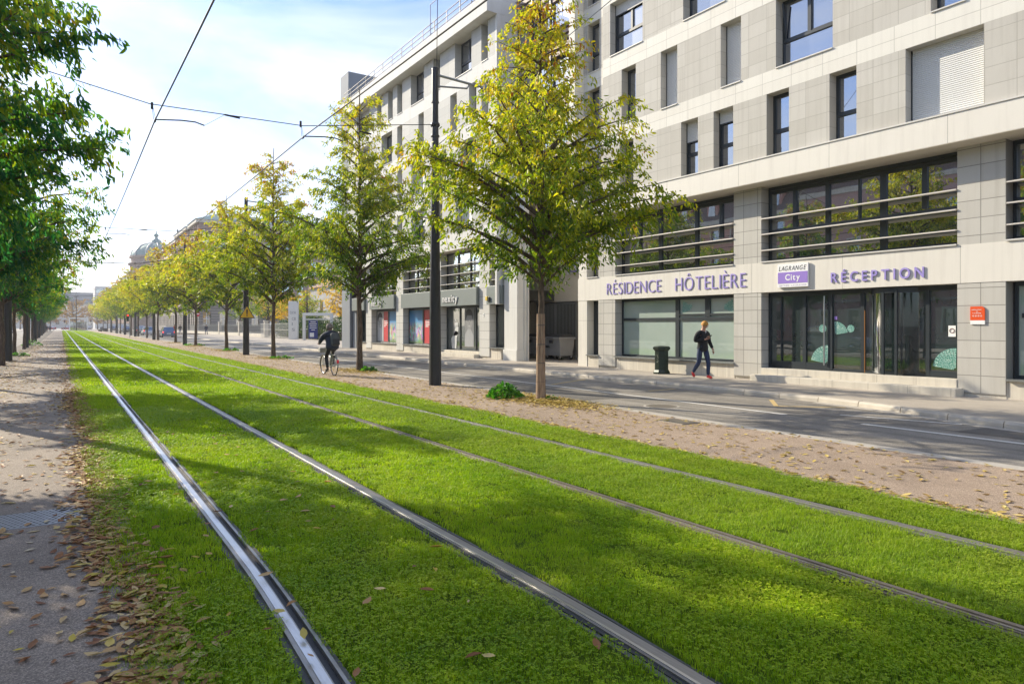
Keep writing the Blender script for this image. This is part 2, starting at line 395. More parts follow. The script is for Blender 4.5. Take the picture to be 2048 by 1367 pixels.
# right pavement with a kerb that swings out at the near end
def kx(y): return 14.18 if y > 9.3 else 14.18 - 1.25*(1-math.cos(min(1, (9.3-y)/6.0)*math.pi))/2
m = MB(); ys = list(np.arange(-6, 9.4, .6)) + list(np.arange(9.6, 130, 8))
for a, b_ in zip(ys[:-1], ys[1:]):
    m.quad((kx(a)+.20,a,.105),(22,a,.105),(22,b_,.105),(kx(b_)+.20,b_,.105))
struct(m.build('pavement', M['pavement']))
sheet('forecourt', 22, 70, 46, 160, .100, M['pavement'])
m = MB(); y = -5.0
while y < 130:
    ln = 1.0; a, b_ = y+.008, y+ln-.008; xa, xb = kx(a), kx(b_)
    dz = rnd.uniform(-.006,.004)
    m.prism([(xa,a,-.05),(xa+.015,a,.07+dz),(xa+.05,a,.112+dz),(xa+.21,a,.112+dz),(xa+.21,a,-.05)], (xb-xa, b_-a, 0)); y += ln
struct(m.build('kerb', M['kerb']))
m = MB()
for y in np.arange(-5, 9.0, .5):
    a, b_ = y+.006, y+.494; m.prism([(kx(a)-.20,a,-.06),(kx(a)-.20,a,-.002),(kx(a)-.006,a,.0),(kx(a)-.006,a,-.06)], (kx(b_)-kx(a), b_-a, 0))
struct(m.build('gutter_setts', M['gutter']))
# markings (4 mm above the asphalt)
m = MB()
def strip(m, pts, wd, z=-.006):
    for (p, q) in zip(pts[:-1], pts[1:]):
        p = np.array(p, float); q = np.array(q, float); d = nrm(q-p); s = np.array([-d[1], d[0]])*wd/2
        m.quad((*(p+s),z),(*(p-s),z),(*(q-s),z),(*(q+s),z))
strip(m, [(11.72,8.1),(11.72,30),(11.78,60),(12.3,90),(12.9,125)], .12)
strip(m, [(11.72,6.6),(11.66,-6)], .13)
strip(m, [(12.55,7.5),(13.1,5.6)], .10)
struct(m.build('lane_line', M['mark_white']))
m = MB()
strip(m, [(13.75,9.9),(12.75,9.05),(13.75,8.1)], .10)
strip(m, [(13.9,13.0),(12.9,13.0)], .10); strip(m, [(13.95,16.9),(11.85,15.9)], .10, -.0055); strip(m, [(13.95,24.2),(12.0,23.5)], .10)
struct(m.build('bay_line', M['mark_yellow']))

m = MB()
m.quad((10.1,12.2,-.006),(11.2,12.1,-.006),(11.25,16.9,-.006),(10.15,17.0,-.006)); m.quad((12.6,27.5,-.006),(13.7,27.4,-.006),(13.75,31.9,-.006),(12.62,32,-.006)); m.quad((12.1,2.2,-.0058),(13.0,2.2,-.0058),(13.0,5.2,-.0058),(12.15,5.3,-.0058))
struct(m.build('road_patch', asphalt('road patch asphalt', (.15,.14,.125), .15, .4, .3)))
def iron_cover(name, label, x, y, r, mat):
    g = thing(name, label, 'manhole cover', (x,y,-.01)); m = MB(); m.lathe([(r,-.01),(r,-.003),(r*.86,-.0025),(0,-.0025)], (x,y,0), 28, smooth=False); m.build('lid', mat, g)
    m = MB(); m.lathe([(r*1.16,-.0095),(r*1.16,-.0045),(r*1.01,-.0045),(r*1.01,-.0095)], (x,y,0), 28, smooth=False); m.build('ring', M['gutter'], g)
iron_cover('manhole_cover', 'round iron cover in the near lane, before the litter bin', 10.7, 10.4, .33, M['rail_rust'])
iron_cover('manhole_cover', 'round iron cover in the near lane, beyond the lamp post', 10.6, 30.5, .33, M['rail_rust'])
def rail_profile(kind):
    # (dx, z) loops: each tuple = (x0,x1,z,mat index)
    return {'a': [(-.085,-.050,-.012,4),(-.050,-.024,.010,1),(-.024,.022,.014,0),(.022,.030,.012,1),(.030,.080,-.020,2),(.080,.100,.006,1),(.100,.125,.0,4)],
            'b': [(-.115,-.085,-.006,4),(-.085,-.055,.0,2),(-.055,-.038,.008,1),(-.038,-.020,.014,0),(-.020,.045,.012,1),(.045,.085,-.012,2),(.085,.105,-.008,4)],
            'c': [(-.09,-.055,-.006,3),(-.055,-.035,.004,3),(-.035,-.012,.010,1),(-.012,.012,.0,2),(.012,.05,.012,3),(.05,.085,-.006,4)],
            'd': [(-.10,-.06,-.006,4),(-.06,-.04,.010,0),(-.04,.045,.012,1),(.045,.075,-.012,2),(.075,.095,-.006,4)]}[kind]
def rail(x, kind, label):
    root = thing('tram_rail', label, 'tram rail', (x, 0, 0), 0, 'grooved tram rails set in the lawn')
    ys = list(np.arange(-5, 6, .5)) + list(np.arange(6, 40, 2.0)) + list(np.arange(40, 301, 20))
    def cx(y): return x - (.065*max(0,(5.2-y)/2)**1.5 if kind == 'a' else .055*max(0,(3.6-y)/1.4)**1.5 if kind == 'b' else 0)
    pr = rail_profile(kind)
    parts = {'railhead': [0,1,3], 'groove': [2], 'bedding': [4]}
    for nm, idx in parts.items():
        m = MB()
        for j, (a, b_, z, mi) in enumerate(pr):
            if mi not in idx: continue
            vs = []; fs = []
            for i, y in enumerate(ys):
                jit = rnd.uniform(-.006,.006) if nm == 'bedding' else 0
                zz = z + (rnd.uniform(-.008,.004) if nm == 'bedding' else 0)
                vs += [(cx(y)+a+(jit if a == pr[0][0] else 0),y,-.03),(cx(y)+a+(jit if a == pr[0][0] else 0),y,zz),(cx(y)+b_+(jit if b_ == pr[-1][1] else 0),y,zz),(cx(y)+b_+(jit if b_ == pr[-1][1] else 0),y,-.03)]
            for i in range(len(ys)-1):
                k = i*4; fs += [(k,k+1,k+5,k+4),(k+1,k+2,k+6,k+5),(k+2,k+3,k+7,k+6)]
            m.add(vs, fs, mi)
        m.build(nm, [M['rail_top'],M['rail_mid'],M['rail_dark'],M['rail_rust'],M['mortar']], root)
rail(1.125, 'a', 'bright grooved tram rail nearest the left leafy path')
rail(2.62, 'b', 'tram rail with thin bright edge, second from the left path')
rail(4.52, 'c', 'dull brown tram rail, the only one without a bright edge')
rail(6.02, 'd', 'grey tram rail nearest the reddish path and the road')

# drain grating across the left path
g = thing('drain_grating', 'perforated metal drain plate across the grey left path', 'drain', (-.6,7.4,.0))
m = MB(); m.bbox(-1.7,.29,7.12,7.68,-.03,.006,.004); 
pl = m.build('plate', simple('galvanised plate', (.34,.33,.33), .45, .5, .2, 9), g)
m = MB()
for i in range(44):
    for j in range(11):
        x = -1.68 + i*.045 + (.022 if j % 2 else 0); y = 7.15 + j*.05
        m.quad((x-.016,y,.0085),(x,y-.011,.0085),(x+.016,y,.0085),(x,y+.011,.0085))
m.build('slot_pattern', M['dark'], g)
m = MB(); m.bbox(8.95,9.40,8.2,8.85,-.05,.012,.006); o = m.build('manhole_cover', M['rail_rust']); tag(o, 'small flat utility cover in the reddish path under leaves', 'manhole cover')

# ------------------------------------------------------------------ grass
rs = np.random.RandomState(3)
RAILX = [(1.125,-.085,.115),(2.62,-.12,.11),(4.52,-.095,.095),(6.02,-.105,.10)]
def vnoise(X, Y, fr, seed):
    q = np.random.RandomState(seed); s = np.zeros(len(X))
    for _ in range(7):
        a = q.uniform(0,6.28); k_ = fr*q.uniform(.6,1.6); s += np.sin(k_*(X*np.cos(a)+Y*np.sin(a))+q.uniform(0,6.28))
    return s/2.6
def lawn_pts(n, y0, y1, edge=True):
    X = rs.uniform(.22, 7.08, n); Y = rs.uniform(y0, y1, n); ok = np.ones(n, bool)
    le = .30 + .06*np.sin(Y*1.7) + .05*np.sin(Y*4.3+1) + .05*np.sin(Y*.6) + rs.normal(0,.06,n)
    re = 6.99 + .04*np.sin(Y*1.3) + .03*np.sin(Y*5.1) + rs.normal(0,.03,n)
    ok &= (X > le) & (X < re)
    for x, a, b_ in RAILX:
        jx = rs.normal(0,.012,n)+.022*vnoise(X,Y,16,9); sh = -.065*np.maximum(0,(5.2-Y)/2)**1.5 if x < 2 else -.055*np.maximum(0,(3.6-Y)/1.4)**1.5 if x < 3 else 0*Y
        ok &= ~((X > x+a+sh+jx) & (X < x+b_+sh+jx))
    return X[ok], Y[ok]
def in_view(X, Y, pad=.25):
    d = X*math.sin(TH) + Y*math.cos(TH); u = X*math.cos(TH) - Y*math.sin(TH)
    return (d > 1.2) & (np.abs(u) < (.78+pad)*d + .6) & (d*.62 > 1.2)
def clump(X, Y): return .6*vnoise(X,Y,28,1)+.55*vnoise(X,Y,9,2)+.35*vnoise(X,Y,60,4)
def blades(n, y0, y1, h, wd, two=True):
    X, Y = lawn_pts(n, y0, y1); k = in_view(X, Y); X, Y = X[k], Y[k]
    cl = clump(X, Y); k = cl+rs.normal(0,.5,len(X)) > -1.0; X, Y, cl = X[k], Y[k], cl[k]; n = len(X)
    hh = h*rs.uniform(.45,1.25,n)*np.clip(.95+.30*cl,.4,1.7); az = rs.uniform(0,2*np.pi,n); ln = rs.uniform(.15,.95,n)*hh
    dx, dy = np.cos(az), np.sin(az); wx, wy = -dy*wd*rs.uniform(.6,1.3,n), dx*wd*rs.uniform(.6,1.3,n)
    B = np.stack([X,Y,np.full(n,-.006)],1); S = np.stack([wx,wy,np.zeros(n)],1); D = np.stack([dx,dy,np.zeros(n)],1); Z = np.array([0,0,1.])
    mid = B + D*(ln*.35)[:,None] + Z*(hh*.62)[:,None]; tip = B + D*ln[:,None] + Z*(hh*rs.uniform(.75,1.0,n))[:,None]
    V = np.stack([B-S, B+S, mid+S*.75, mid-S*.75, tip+S*.12, tip-S*.12], 1).reshape(-1,3)
    i = np.arange(n)[:,None]*6
    F = np.concatenate([i+np.array([[0,1,2,3]]), i+np.array([[3,2,4,5]])], 0)
    return V, F
def clover(n, y0, y1, size):
    X, Y = lawn_pts(n, y0, y1); k = in_view(X, Y) & (np.sin(X*1.7+.6*Y)*np.sin(Y*1.1-X*.8+2)+rs.normal(0,.35,len(X)) > -.1); X, Y = X[k], Y[k]; n = len(X)
    Z = rs.uniform(.012,.045,n); a0 = rs.uniform(0,2*np.pi,n); Vs = []; Fs = []
    sz = size*rs.uniform(.6,1.25,n)
    for q in range(3):
        a = a0 + q*2.094; dx, dy = np.cos(a), np.sin(a); tl = rs.uniform(-.45,.55,n)
        c = np.stack([X,Y,Z],1); D = np.stack([dx,dy,tl],1)*sz[:,None]; S = np.stack([-dy,dx,rs.uniform(-.3,.3,n)],1)*sz[:,None]*.5
        V = np.stack([c, c+D*.55-S, c+D*1.05, c+D*.55+S],1).reshape(-1,3); Vs.append(V)
        Fs.append(np.arange(n)[:,None]*4+np.array([[0,1,2,3]])+q*4*n)
    return np.concatenate(Vs), np.concatenate(Fs)
sets = [blades(330000, 1.0, 5.0, .036, .0016), blades(300000, 5.0, 10.5, .040, .0026), blades(210000, 10.5, 22, .044, .005), blades(150000, 22, 55, .045, .010), blades(90000, 55, 262, .05, .03),
        clover(110000, 1.0, 7, .0118), clover(60000, 7, 16, .020)]
Vs = []; Fs = []; o_ = 0
for V, F in sets: Vs.append(V); Fs.append(F+o_); o_ += len(V)
g = npmesh('grass', np.concatenate(Vs), np.concatenate(Fs), M['grass']); stuff(g)
g['label'] = 'short green grass and clover growing between the tram rails'; g['category'] = 'grass'

# ------------------------------------------------------------------ fallen leaves
def litter(P, size, seed, curl=1.0):
    """P (n,3) ground points -> curled leaf meshes, 2x3 grid each"""
    r = np.random.RandomState(seed); n = len(P); L_ = size*r.uniform(.55,1.2,n); W_ = L_*r.uniform(.38,.55,n); az = r.uniform(0,2*np.pi,n)
    D = np.stack([np.cos(az),np.sin(az),r.normal(0,.10,n)],1); S = np.stack([-np.sin(az),np.cos(az),r.normal(0,.12,n)],1)
    cu = r.uniform(-.1,.55,n)*curl; bend = r.uniform(-.05,.30,n)*curl; Z = np.array([0,0,1.])
    V = []
    for t_, wf in ((-.5,.04),(-.2,.85),(.12,1.0),(.5,.03)):
        for s_ in (-.5,0,.5):
            z = .004 + (abs(s_)*2*cu*W_*.55*wf + bend*L_*(t_**2)*1.6)
            V.append(P + D*(t_*L_)[:,None] + S*(s_*wf*W_*(1-.35*np.abs(cu)))[:,None] + Z*z[:,None])
    V = np.stack(V,1).reshape(-1,3); i = np.arange(n)[:,None]*12
    F = np.concatenate([i+np.array([[a*3+b_, a*3+b_+1, a*3+b_+4, a*3+b_+3]]) for a in range(3) for b_ in range(2)], 0)
    return V, F
r2 = np.random.RandomState(11)
def scat(n, fx, y0, y1, pw=1.6, z=.004):
    Y = y0 + (y1-y0)*r2.uniform(0,1,n)**pw; X = fx(Y, n); return np.stack([X, Y, np.full(n,z)],1)
Pl = np.concatenate([
    scat(4600, lambda Y,n: .33+.06*np.sin(Y*1.7)+.05*np.sin(Y*.6)+r2.normal(0,.13,n), 1.5, 22, 1.25, .008),
    scat(2200, lambda Y,n: .26+r2.normal(-.05,.16,n), 16, 80, 1.2, .006),
    scat(1500, lambda Y,n: r2.uniform(-1.7,.3,n), 1.5, 30, 1.15),
    scat(2600, lambda Y,n: -1.75+r2.normal(0,.38,n), 6, 70, 1.1),
    scat(1600, lambda Y,n: r2.uniform(-1.7,.3,n), 25, 90, 1.1),
    scat(90, lambda Y,n: r2.uniform(.4,2.4,n), 2, 12, 1.2, .04)])
V, F = litter(Pl, .095, 5)
o = stuff(npmesh('leaf_litter', V, F, M['dead_leaf'])); o['label'] = 'brown fallen leaves strewn along the edge of the left path'; o['category'] = 'leaf litter'
TR = [(9.22,12.75),(9.38,24.6),(9.2,36.4),(9.35,49.2),(9.35,61.9),(9.35,73.8),(9.4,88.8),(9.6,103.0),(9.8,118),(9.9,132),(10,146),(10.1,160),(10.2,175),(10.3,192),(10.4,212),(10.5,236)]
Pr = [scat(900, lambda Y,n: r2.uniform(7.0,9.6,n), 2.0, 14, 1.0), scat(1200, lambda Y,n: 7.0+np.abs(r2.normal(0,.10,n)), 2.0, 40, 1.2),
      scat(3800, lambda Y,n: r2.uniform(7.0,9.6,n), 13, 60, 1.1), scat(1500, lambda Y,n: r2.uniform(7.0,9.7,n), 50, 110, 1.1)]
for i, (tx, ty) in enumerate(TR[:6]):
    n = 4200 if i == 0 else 1300
    q = r2.normal(0,1,(n,2)); Pr.append(np.stack([np.clip(tx-.05+q[:,0]*.34,7.2,9.72), ty+q[:,1]*(.95 if i == 0 else .8)-.1, np.abs(r2.normal(.014,.018,n))],1))
Pr = np.concatenate(Pr); V, F = litter(Pr, .095, 6)
o = stuff(npmesh('yellow_leaf_litter', V, F, M['dead_leaf_yellow'])); o['label'] = 'yellow and tan fallen leaves strewn on the reddish path'; o['category'] = 'leaf litter'
# single leaves lying clear of the others, nearest the camera
KINDS = [('tan', (.42,.25,.12), 'tan dried leaf lying on the grey left path near the camera'), ('rust', (.26,.10,.04), 'rust brown curled leaf on the grey left path near the camera'),
         ('pale', (.56,.45,.29), 'pale straw coloured leaf on the grey left path near the camera')]
LEAFS = []
for ki, (nm, c, lab) in enumerate(KINDS):
    V, F = litter(np.zeros((1,3)), .105, 20+ki)
    mt = NT('single leaf '+nm); p_ = mt.pos(); mt = mt.fin(mt.bsdf(mt.mix(mt.noise(p_, 40, 4), [x*.55 for x in c], [x*1.2 for x in c]), .6))
    o = npmesh('fallen_leaf', V, F, mt, smooth=True); tag(o, lab, 'leaf', 'single '+nm+' leaves on the left path'); LEAFS.append(o)
cnt = [0,0,0]
for k in range(66):
    ki = k % 3; y = 2.0 + 6.5*r2.uniform()**1.1; x = r2.uniform(-1.2,.22)
    if not in_view(np.array([x]), np.array([y]), 0.02)[0]: continue
    o = LEAFS[ki] if cnt[ki] == 0 else LEAFS[ki].copy()
    if cnt[ki]: COL.objects.link(o)
    cnt[ki] += 1
    o.location = (x, y, .003); o.rotation_euler = (r2.normal(0,.1), r2.normal(0,.1), r2.uniform(0,6.28)); s = r2.uniform(.75,1.15); o.scale = (s,s*r2.uniform(.8,1.2),s)
for (x, y, lab) in [(1.28,7.9,'single bright orange leaf on the grass beside the bright left rail'),(4.25,6.35,'small red orange leaf on the lawn between the two tracks')]:
    o = LEAFS[1].copy(); o.data = LEAFS[1].data.copy(); o.data.materials[0] = M['orange']; COL.objects.link(o); o.location = (x,y,.04); o.rotation_euler = (.3,.2,1.1); o.scale = (.7,.7,.9)
    tag(o, lab, 'leaf'); o['group'] = 'orange leaves on the lawn'
# ------------------------------------------------------------------ buildings
def wall_row(m, xf, th, z0, z1, ya, yb, holes, mi=0):
    """wall between ya..yb leaving out the openings (y0,y1)"""
    hs = sorted([(min(h), max(h)) for h in holes]); y = ya
    for a, b_ in hs:
        if a > y: m.box(xf, xf+th, y, a, z0, z1, mi)
        y = b_
    if y < yb: m.box(xf, xf+th, y, yb, z0, z1, mi)

def window(par, xf, ya, yb, z0, z1, rec=.30, kind='single', shut=0.0, sillm=None, glassm=None, sill=True, tilt=False):
    """anthracite window set back in its opening; window > pane, roller_shutter, sill"""
    ya, yb = min(ya,yb)+.002, max(ya,yb)-.002; z0 += .002; z1 -= .002
    x = xf + rec; f = .055; m = MB(); p = MB()
    m.box(x, x+.07, ya, ya+f, z0, z1); m.box(x, x+.07, yb-f, yb, z0, z1); m.box(x, x+.07, ya+f, yb-f, z0, z0+f); m.box(x, x+.07, ya+f, yb-f, z1-f, z1)
    zt = z0 + (z1-z0)*.40
    bars_y = []
    if kind == 'double': bars_y = [(ya+yb)/2]
    m.box(x-.012, x+.066, ya+f, yb-f, zt-.04, zt+.04)
    for b_ in bars_y: m.box(x-.008, x+.067, b_-.04, b_+.04, zt+.04, z1-f)
    # opening sash rims
    cells = [ya+f] + bars_y + [yb-f]
    for a, b_ in zip(cells[:-1], cells[1:]):
        a2, b2 = a + (.04 if a in bars_y else 0), b_ - (.04 if b_ in bars_y else 0)
        for q in ((a2,a2+.035,zt+.04,z1-f),(b2-.035,b2,zt+.04,z1-f)): m.box(x+.010, x+.060, *q)
        m.box(x+.010, x+.060, a2+.035, b2-.035, zt+.04, zt+.075); m.box(x+.010, x+.060, a2+.035, b2-.035, z1-f-.035, z1-f)
    w = m.build('window', M['frame'], par)
    p.box(x+.035, x+.045, ya+f*.6, yb-f*.6, z0+f*.6, z1-f*.6)
    p.build('pane', glassm or M['glass_up'], w)
    if shut > .01:
        s = MB(); zb = z1 - (z1-z0)*shut
        s.box(x-.035, x-.015, ya+.03, yb-.03, max(zb, z0+.02), z1-.001); s.build('roller_shutter', M['shutter'], w)
        s = MB(); s.box(x-.042, x-.012, ya+.03, yb-.03, max(zb,z0+.02)-.03, max(zb,z0+.02)-.001); s.box(x-.045,x-.0,ya+.001,ya+.028,z0,z1-.0015); s.box(x-.045,x-.0,yb-.028,yb-.001,z0,z1-.0015); s.build('shutter_guide', M['frame'], w)
    if tilt:
        s = MB(); s.prism([(x-.005,yb-.09,zt+.06),(x-.16,yb-.09,z1-.12),(x-.13,yb-.09,z1-.12),(x+.02,yb-.09,zt+.06)], (0,-.04,0)); s.build('tilted_sash', M['frame'], w)
    if sill:
        s = MB(); s.box(xf-.035, x-.001, ya-.0, yb+.0, z0-.026, z0+.004); s.build('sill', sillm or M['sill'], w)
    return w

HX = 17.2; UX = 16.63
hotel = thing('hotel_building', 'large grey stone hotel with violet lettering and glazed ground floor beside the road', 'hotel', (17, 10, 0))
ROWS = [(6.48,8.23),(8.88,10.79),(11.45,13.36),(14.02,15.93)]
WIN = [[(18.2,17.5,0),(15.31,14.61,.36),(14.00,13.27,.20),(12.12,11.41,.0),(10.23,9.51,.0),(8.32,6.68,1.0),(4.9,4.2,0),(2.6,1.0,0)],
       [(18.10,17.38,0),(16.20,15.47,1.0),(13.73,12.99,1.0),(11.82,10.14,0),(7.76,7.03,0),(5.2,3.6,.3)],
       [(18.71,17.05,.2),(15.22,13.55,0),(11.2,10.5,1),(8.7,8.0,0),(5.5,3.9,0)],
       [(17.4,16.7,0),(14.3,12.7,.5),(10.4,9.7,0),(7.4,6.7,0)]]
YA, YB = -6.0, 19.1
m = MB()
for (z0, z1), ws in zip(ROWS, WIN): wall_row(m, UX, .5, z0, z1, YA, YB, [(a,b_) for a, b_, s in ws])
m.build('wall', M['hotel_stone'], hotel)
m = MB()
for z0, z1 in ((8.23,8.88),(10.79,11.45),(13.36,14.02),(15.93,16.9)): m.box(UX-.0, UX+.5, YA, YB, z0, z1)
m.build('stone_course', M['hotel_band'], hotel)
m = MB(); m.box(UX+.5, 30, YA, YB, 16.5, 16.7); m.build('roof', M['sill_dark'], hotel)
for (z0, z1), ws in zip(ROWS, WIN):
    for a, b_, s in ws:
        window(hotel, UX, b_, a, z0, z1, .30, 'double' if abs(a-b_) > 1.2 else 'single', s, sill=(z0 > 7), tilt=(a == 11.82))
# dark back of the upper rooms, floors
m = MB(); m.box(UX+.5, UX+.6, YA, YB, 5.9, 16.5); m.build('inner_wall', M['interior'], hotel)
# projecting band, its lip and its soffit
m = MB(); m.box(UX-.05, UX+.5, YA, YB+2.1, 5.80, 6.44); m.build('projecting_band', M['hotel_fascia'], hotel)
m = MB(); m.box(UX-.075, UX+.2, YA, YB+2.1, 6.44, 6.475); m.build('band_lip', M['sill'], hotel)
m = MB(); m.box(UX-.047, HX+.5, YA, YB+2.097, 5.785, 5.799); m.build('soffit', M['soffit'], hotel)
# recessed end bay and its pier
m = MB(); RX = 17.07
for z0, z1 in ROWS: wall_row(m, RX, .4, z0, z1, YB, 20.75, [(20.5,19.8)])
m.build('recessed_wall', M['hotel_stone'], hotel)
m = MB()
for z0, z1 in ((6.476,6.48),(8.23,8.88),(10.79,11.45),(13.36,14.02),(15.93,16.9)): m.box(RX, RX+.4, YB, 20.75, z0, z1)
m.box(UX, RX+.5, 20.75, 21.1, 6.48, 17.2); m.build('end_pier', M['hotel_band'], hotel)
for z0, z1 in ROWS: window(hotel, RX, 19.8, 20.5, z0, z1, .25, 'single', 0, sill=(z0 > 7))
# ground and first floor
for a, b_ in ((19.07,20.02),(12.72,13.70),(6.48,7.45),(.2,1.17)):
    m = MB(); m.box(HX, HX+.55, a, b_, .18, 2.68); m.build('column', M['column_stone'], hotel)
    m = MB(); m.box(HX, HX+.55, a, b_, 3.55, 5.785); m.build('upper_column', M['column_stone'], hotel)
m = MB(); m.box(HX-.012, HX+.6, YA, 21.24, 2.68, 3.55); m.build('sign_fascia', M['hotel_fascia'], hotel)
m = MB(); m.box(HX-.05, HX+.33, YA, 6.47, 3.55, 3.585); m.box(HX-.05, HX+.33, 7.455, 12.715, 3.55, 3.585); m.box(HX-.05, HX+.33, 13.705, 19.065, 3.55, 3.585); m.box(HX-.05, HX+.33, 20.025, 20.70, 3.55, 3.585); m.build('fascia_sill', M['sill'], hotel)
m = MB(); m.box(HX+.03, HX+.5, 13.70, 19.07, -.05, .53); m.box(HX+.03, HX+.5, YA, 6.48, -.05, .50); m.box(HX+.02, HX+.5, 20.02, 20.70, -.05, .53)
m.box(HX+.05, HX+.5, 19.07, 20.02, -.05, .18); m.box(HX+.05, HX+.5, 12.72, 13.70, -.05, .18); m.box(HX+.02, HX+.5, 6.48, 7.45, -.05, .18)
m.build('plinth', M['plinth'], hotel)
m = MB(); m.box(HX, HX+.55, 20.70, 21.24, -.05, 2.68); m.box(HX+.003, HX+.5, 20.72, 21.2, 3.55, 5.785); m.build('corner_wall', M['hotel_fascia'], hotel)
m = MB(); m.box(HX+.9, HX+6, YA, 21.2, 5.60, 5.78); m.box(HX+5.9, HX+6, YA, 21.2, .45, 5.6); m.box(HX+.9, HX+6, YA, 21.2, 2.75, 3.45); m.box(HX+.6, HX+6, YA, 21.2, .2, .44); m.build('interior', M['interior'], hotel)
m = MB(); m.box(HX+.55, HX+12, 21.0, 21.24, -.05, 16.5); m.build('side_wall', M['render_wall'], hotel)
GX = HX + .33
def glazing(par, name, ya, yb, z0, z1, vs, hs, gm, extra=(), sill=None, fr=.07, xg=GX, cells=None):
    """one glazed bay: frame mesh with bars at vs (y) and hs (z), one pane"""
    m = MB(); e = .002
    m.box(xg, xg+.09, ya+e, ya+fr, z0+e, z1-e); m.box(xg, xg+.09, yb-fr, yb-e, z0+e, z1-e); m.box(xg, xg+.09, ya+fr, yb-fr, z0+e, z0+fr); m.box(xg, xg+.09, ya+fr, yb-fr, z1-fr-.03, z1-e)
    for v, wd, a, b_ in vs: m.box(xg-.008, xg+.088, v-wd/2, v+wd/2, a, b_)
    for h, wd, a, b_ in hs: m.box(xg-.004, xg+.086, a, b_, h-wd/2, h+wd/2)
    w = m.build(name, M['frame'], par)
    if gm is not None:
        p = MB(); p.box(xg+.04, xg+.05, ya+fr*.5, yb-fr*.5, z0+fr*.5, z1-fr*.5); p.build('pane', gm, w)
    if sill is not None:
        s = MB(); s.box(HX-.06, xg-.001, ya-.03, yb+.03, z0-.045, z0-.002); s.build('sill', sill, w)
    return w
w = glazing(hotel, 'window', 13.70, 19.07, .575, 2.68, [(16.30,.17,.65,2.6),(15.0,.20,2.0,2.6)], [(1.93,.10,13.77,18.99),(2.07,.06,13.77,16.2)], M['film'], sill=M['sill_dark'])
glazing(hotel, 'window', 20.02, 20.68, .575, 2.66, [(20.5,.16,.62,2.6)], [], M['film'], sill=M['sill_dark'])
glazing(hotel, 'window', 1.2, 6.44, .55, 2.68, [(3.9,.12,.6,2.6)], [(1.93,.10,1.27,6.3)], M['film'], sill=M['sill_dark'])
# faint lettering etched at the top of the frosted pane and small upper decals
ent = glazing(hotel, 'entrance', 7.46, 12.71, .47, 2.68, [(12.28,.03,.6,2.6),(11.54,.10,.5,2.6),(10.76,.12,.5,2.6),(9.86,.10,.5,2.6),(8.25,.09,.5,2.6)], [(2.58,.05,7.5,12.6),(.60,.16,10.8,12.6),(.56,.13,7.5,8.2)], M['glass_door'])
# revolving door: curved side walls, canopy and the wings
m = MB()
for a0 in (0.35, 0.35+math.pi*.5):
    pass
cx_, cy_, rr = GX+.55, 9.05, .78
rv = MB()
for (q0, q1) in ((100,168),(192,260)):
    for k in range(8):
        a, b_ = R(q0+(q1-q0)*k/8), R(q0+(q1-q0)*(k+1)/8)
        p1 = (cx_+rr*math.cos(a), cy_+rr*math.sin(a)); p2 = (cx_+rr*math.cos(b_), cy_+rr*math.sin(b_))
        if k in (0,): rv.box(p1[0]-.03,p1[0]+.03,p1[1]-.03,p1[1]+.03,.48,2.6)
        rv.box(p2[0]-.03,p2[0]+.03,p2[1]-.03,p2[1]+.03,.48,2.6) if k == 7 else None
for q in (20,110,200,290):
    d_ = np.array([math.cos(R(q)), math.sin(R(q))]); n_ = np.array([-d_[1], d_[0]])*.022
    for r0, r1, z0, z1 in ((.05,.72,.50,.62),(.05,.72,2.40,2.52),(.66,.74,.62,2.40),(.03,.09,.62,2.40)):
        a = np.array([cx_,cy_])+d_*r0; b_ = np.array([cx_,cy_])+d_*r1
        rv.prism([(*(a+n_),z0),(*(a-n_),z0),(*(b_-n_),z0),(*(b_+n_),z0)], (0,0,z1-z0))
rv.lathe([(0,2.53),(.80,2.53),(.80,2.66),(0,2.66)], (cx_,cy_,0), 32, smooth=False)
door = rv.build('revolving_door', M['frame'], ent)
m = MB()
for (q0, q1) in ((100,168),(192,260)):
    vs = []; fs = []
    for k in range(13):
        a = R(q0+(q1-q0)*k/12); vs += [(cx_+rr*math.cos(a), cy_+rr*math.sin(a), .50),(cx_+rr*math.cos(a), cy_+rr*math.sin(a), 2.53)]
    for k in range(12): fs.append((2*k,2*k+2,2*k+3,2*k+1))
    m.add(vs, fs, 0, True)
m.build('curved_glass', M['glass_clear'], ent)
m = MB(); m.tube([(GX-.05,10.91,.62),(GX-.05,10.91,2.52)], .022, 10); m.tube([(GX-.05,10.91,.8),(GX+.02,10.91,.8)], .012, 8); m.tube([(GX-.05,10.91,2.3),(GX+.02,10.91,2.3)], .012, 8); m.build('door_handle', M['steel'], ent)
m = MB(); m.box(GX-.28,GX-.265,9.64,9.66,.5,2.1); m.build('brass_edge', simple('bronze strip', (.35,.16,.05), .4, .6), ent)
m = MB(); m.bbox(HX-.015, HX+1.2, 7.455, 12.715, -.04, .47, .01); m.build('entrance_landing', M['plinth'], hotel)
m = MB(); m.bbox(HX-.42, HX-.018, 7.30, 12.80, -.04, .285, .012); m.build('entrance_step', M['plinth'], hotel)
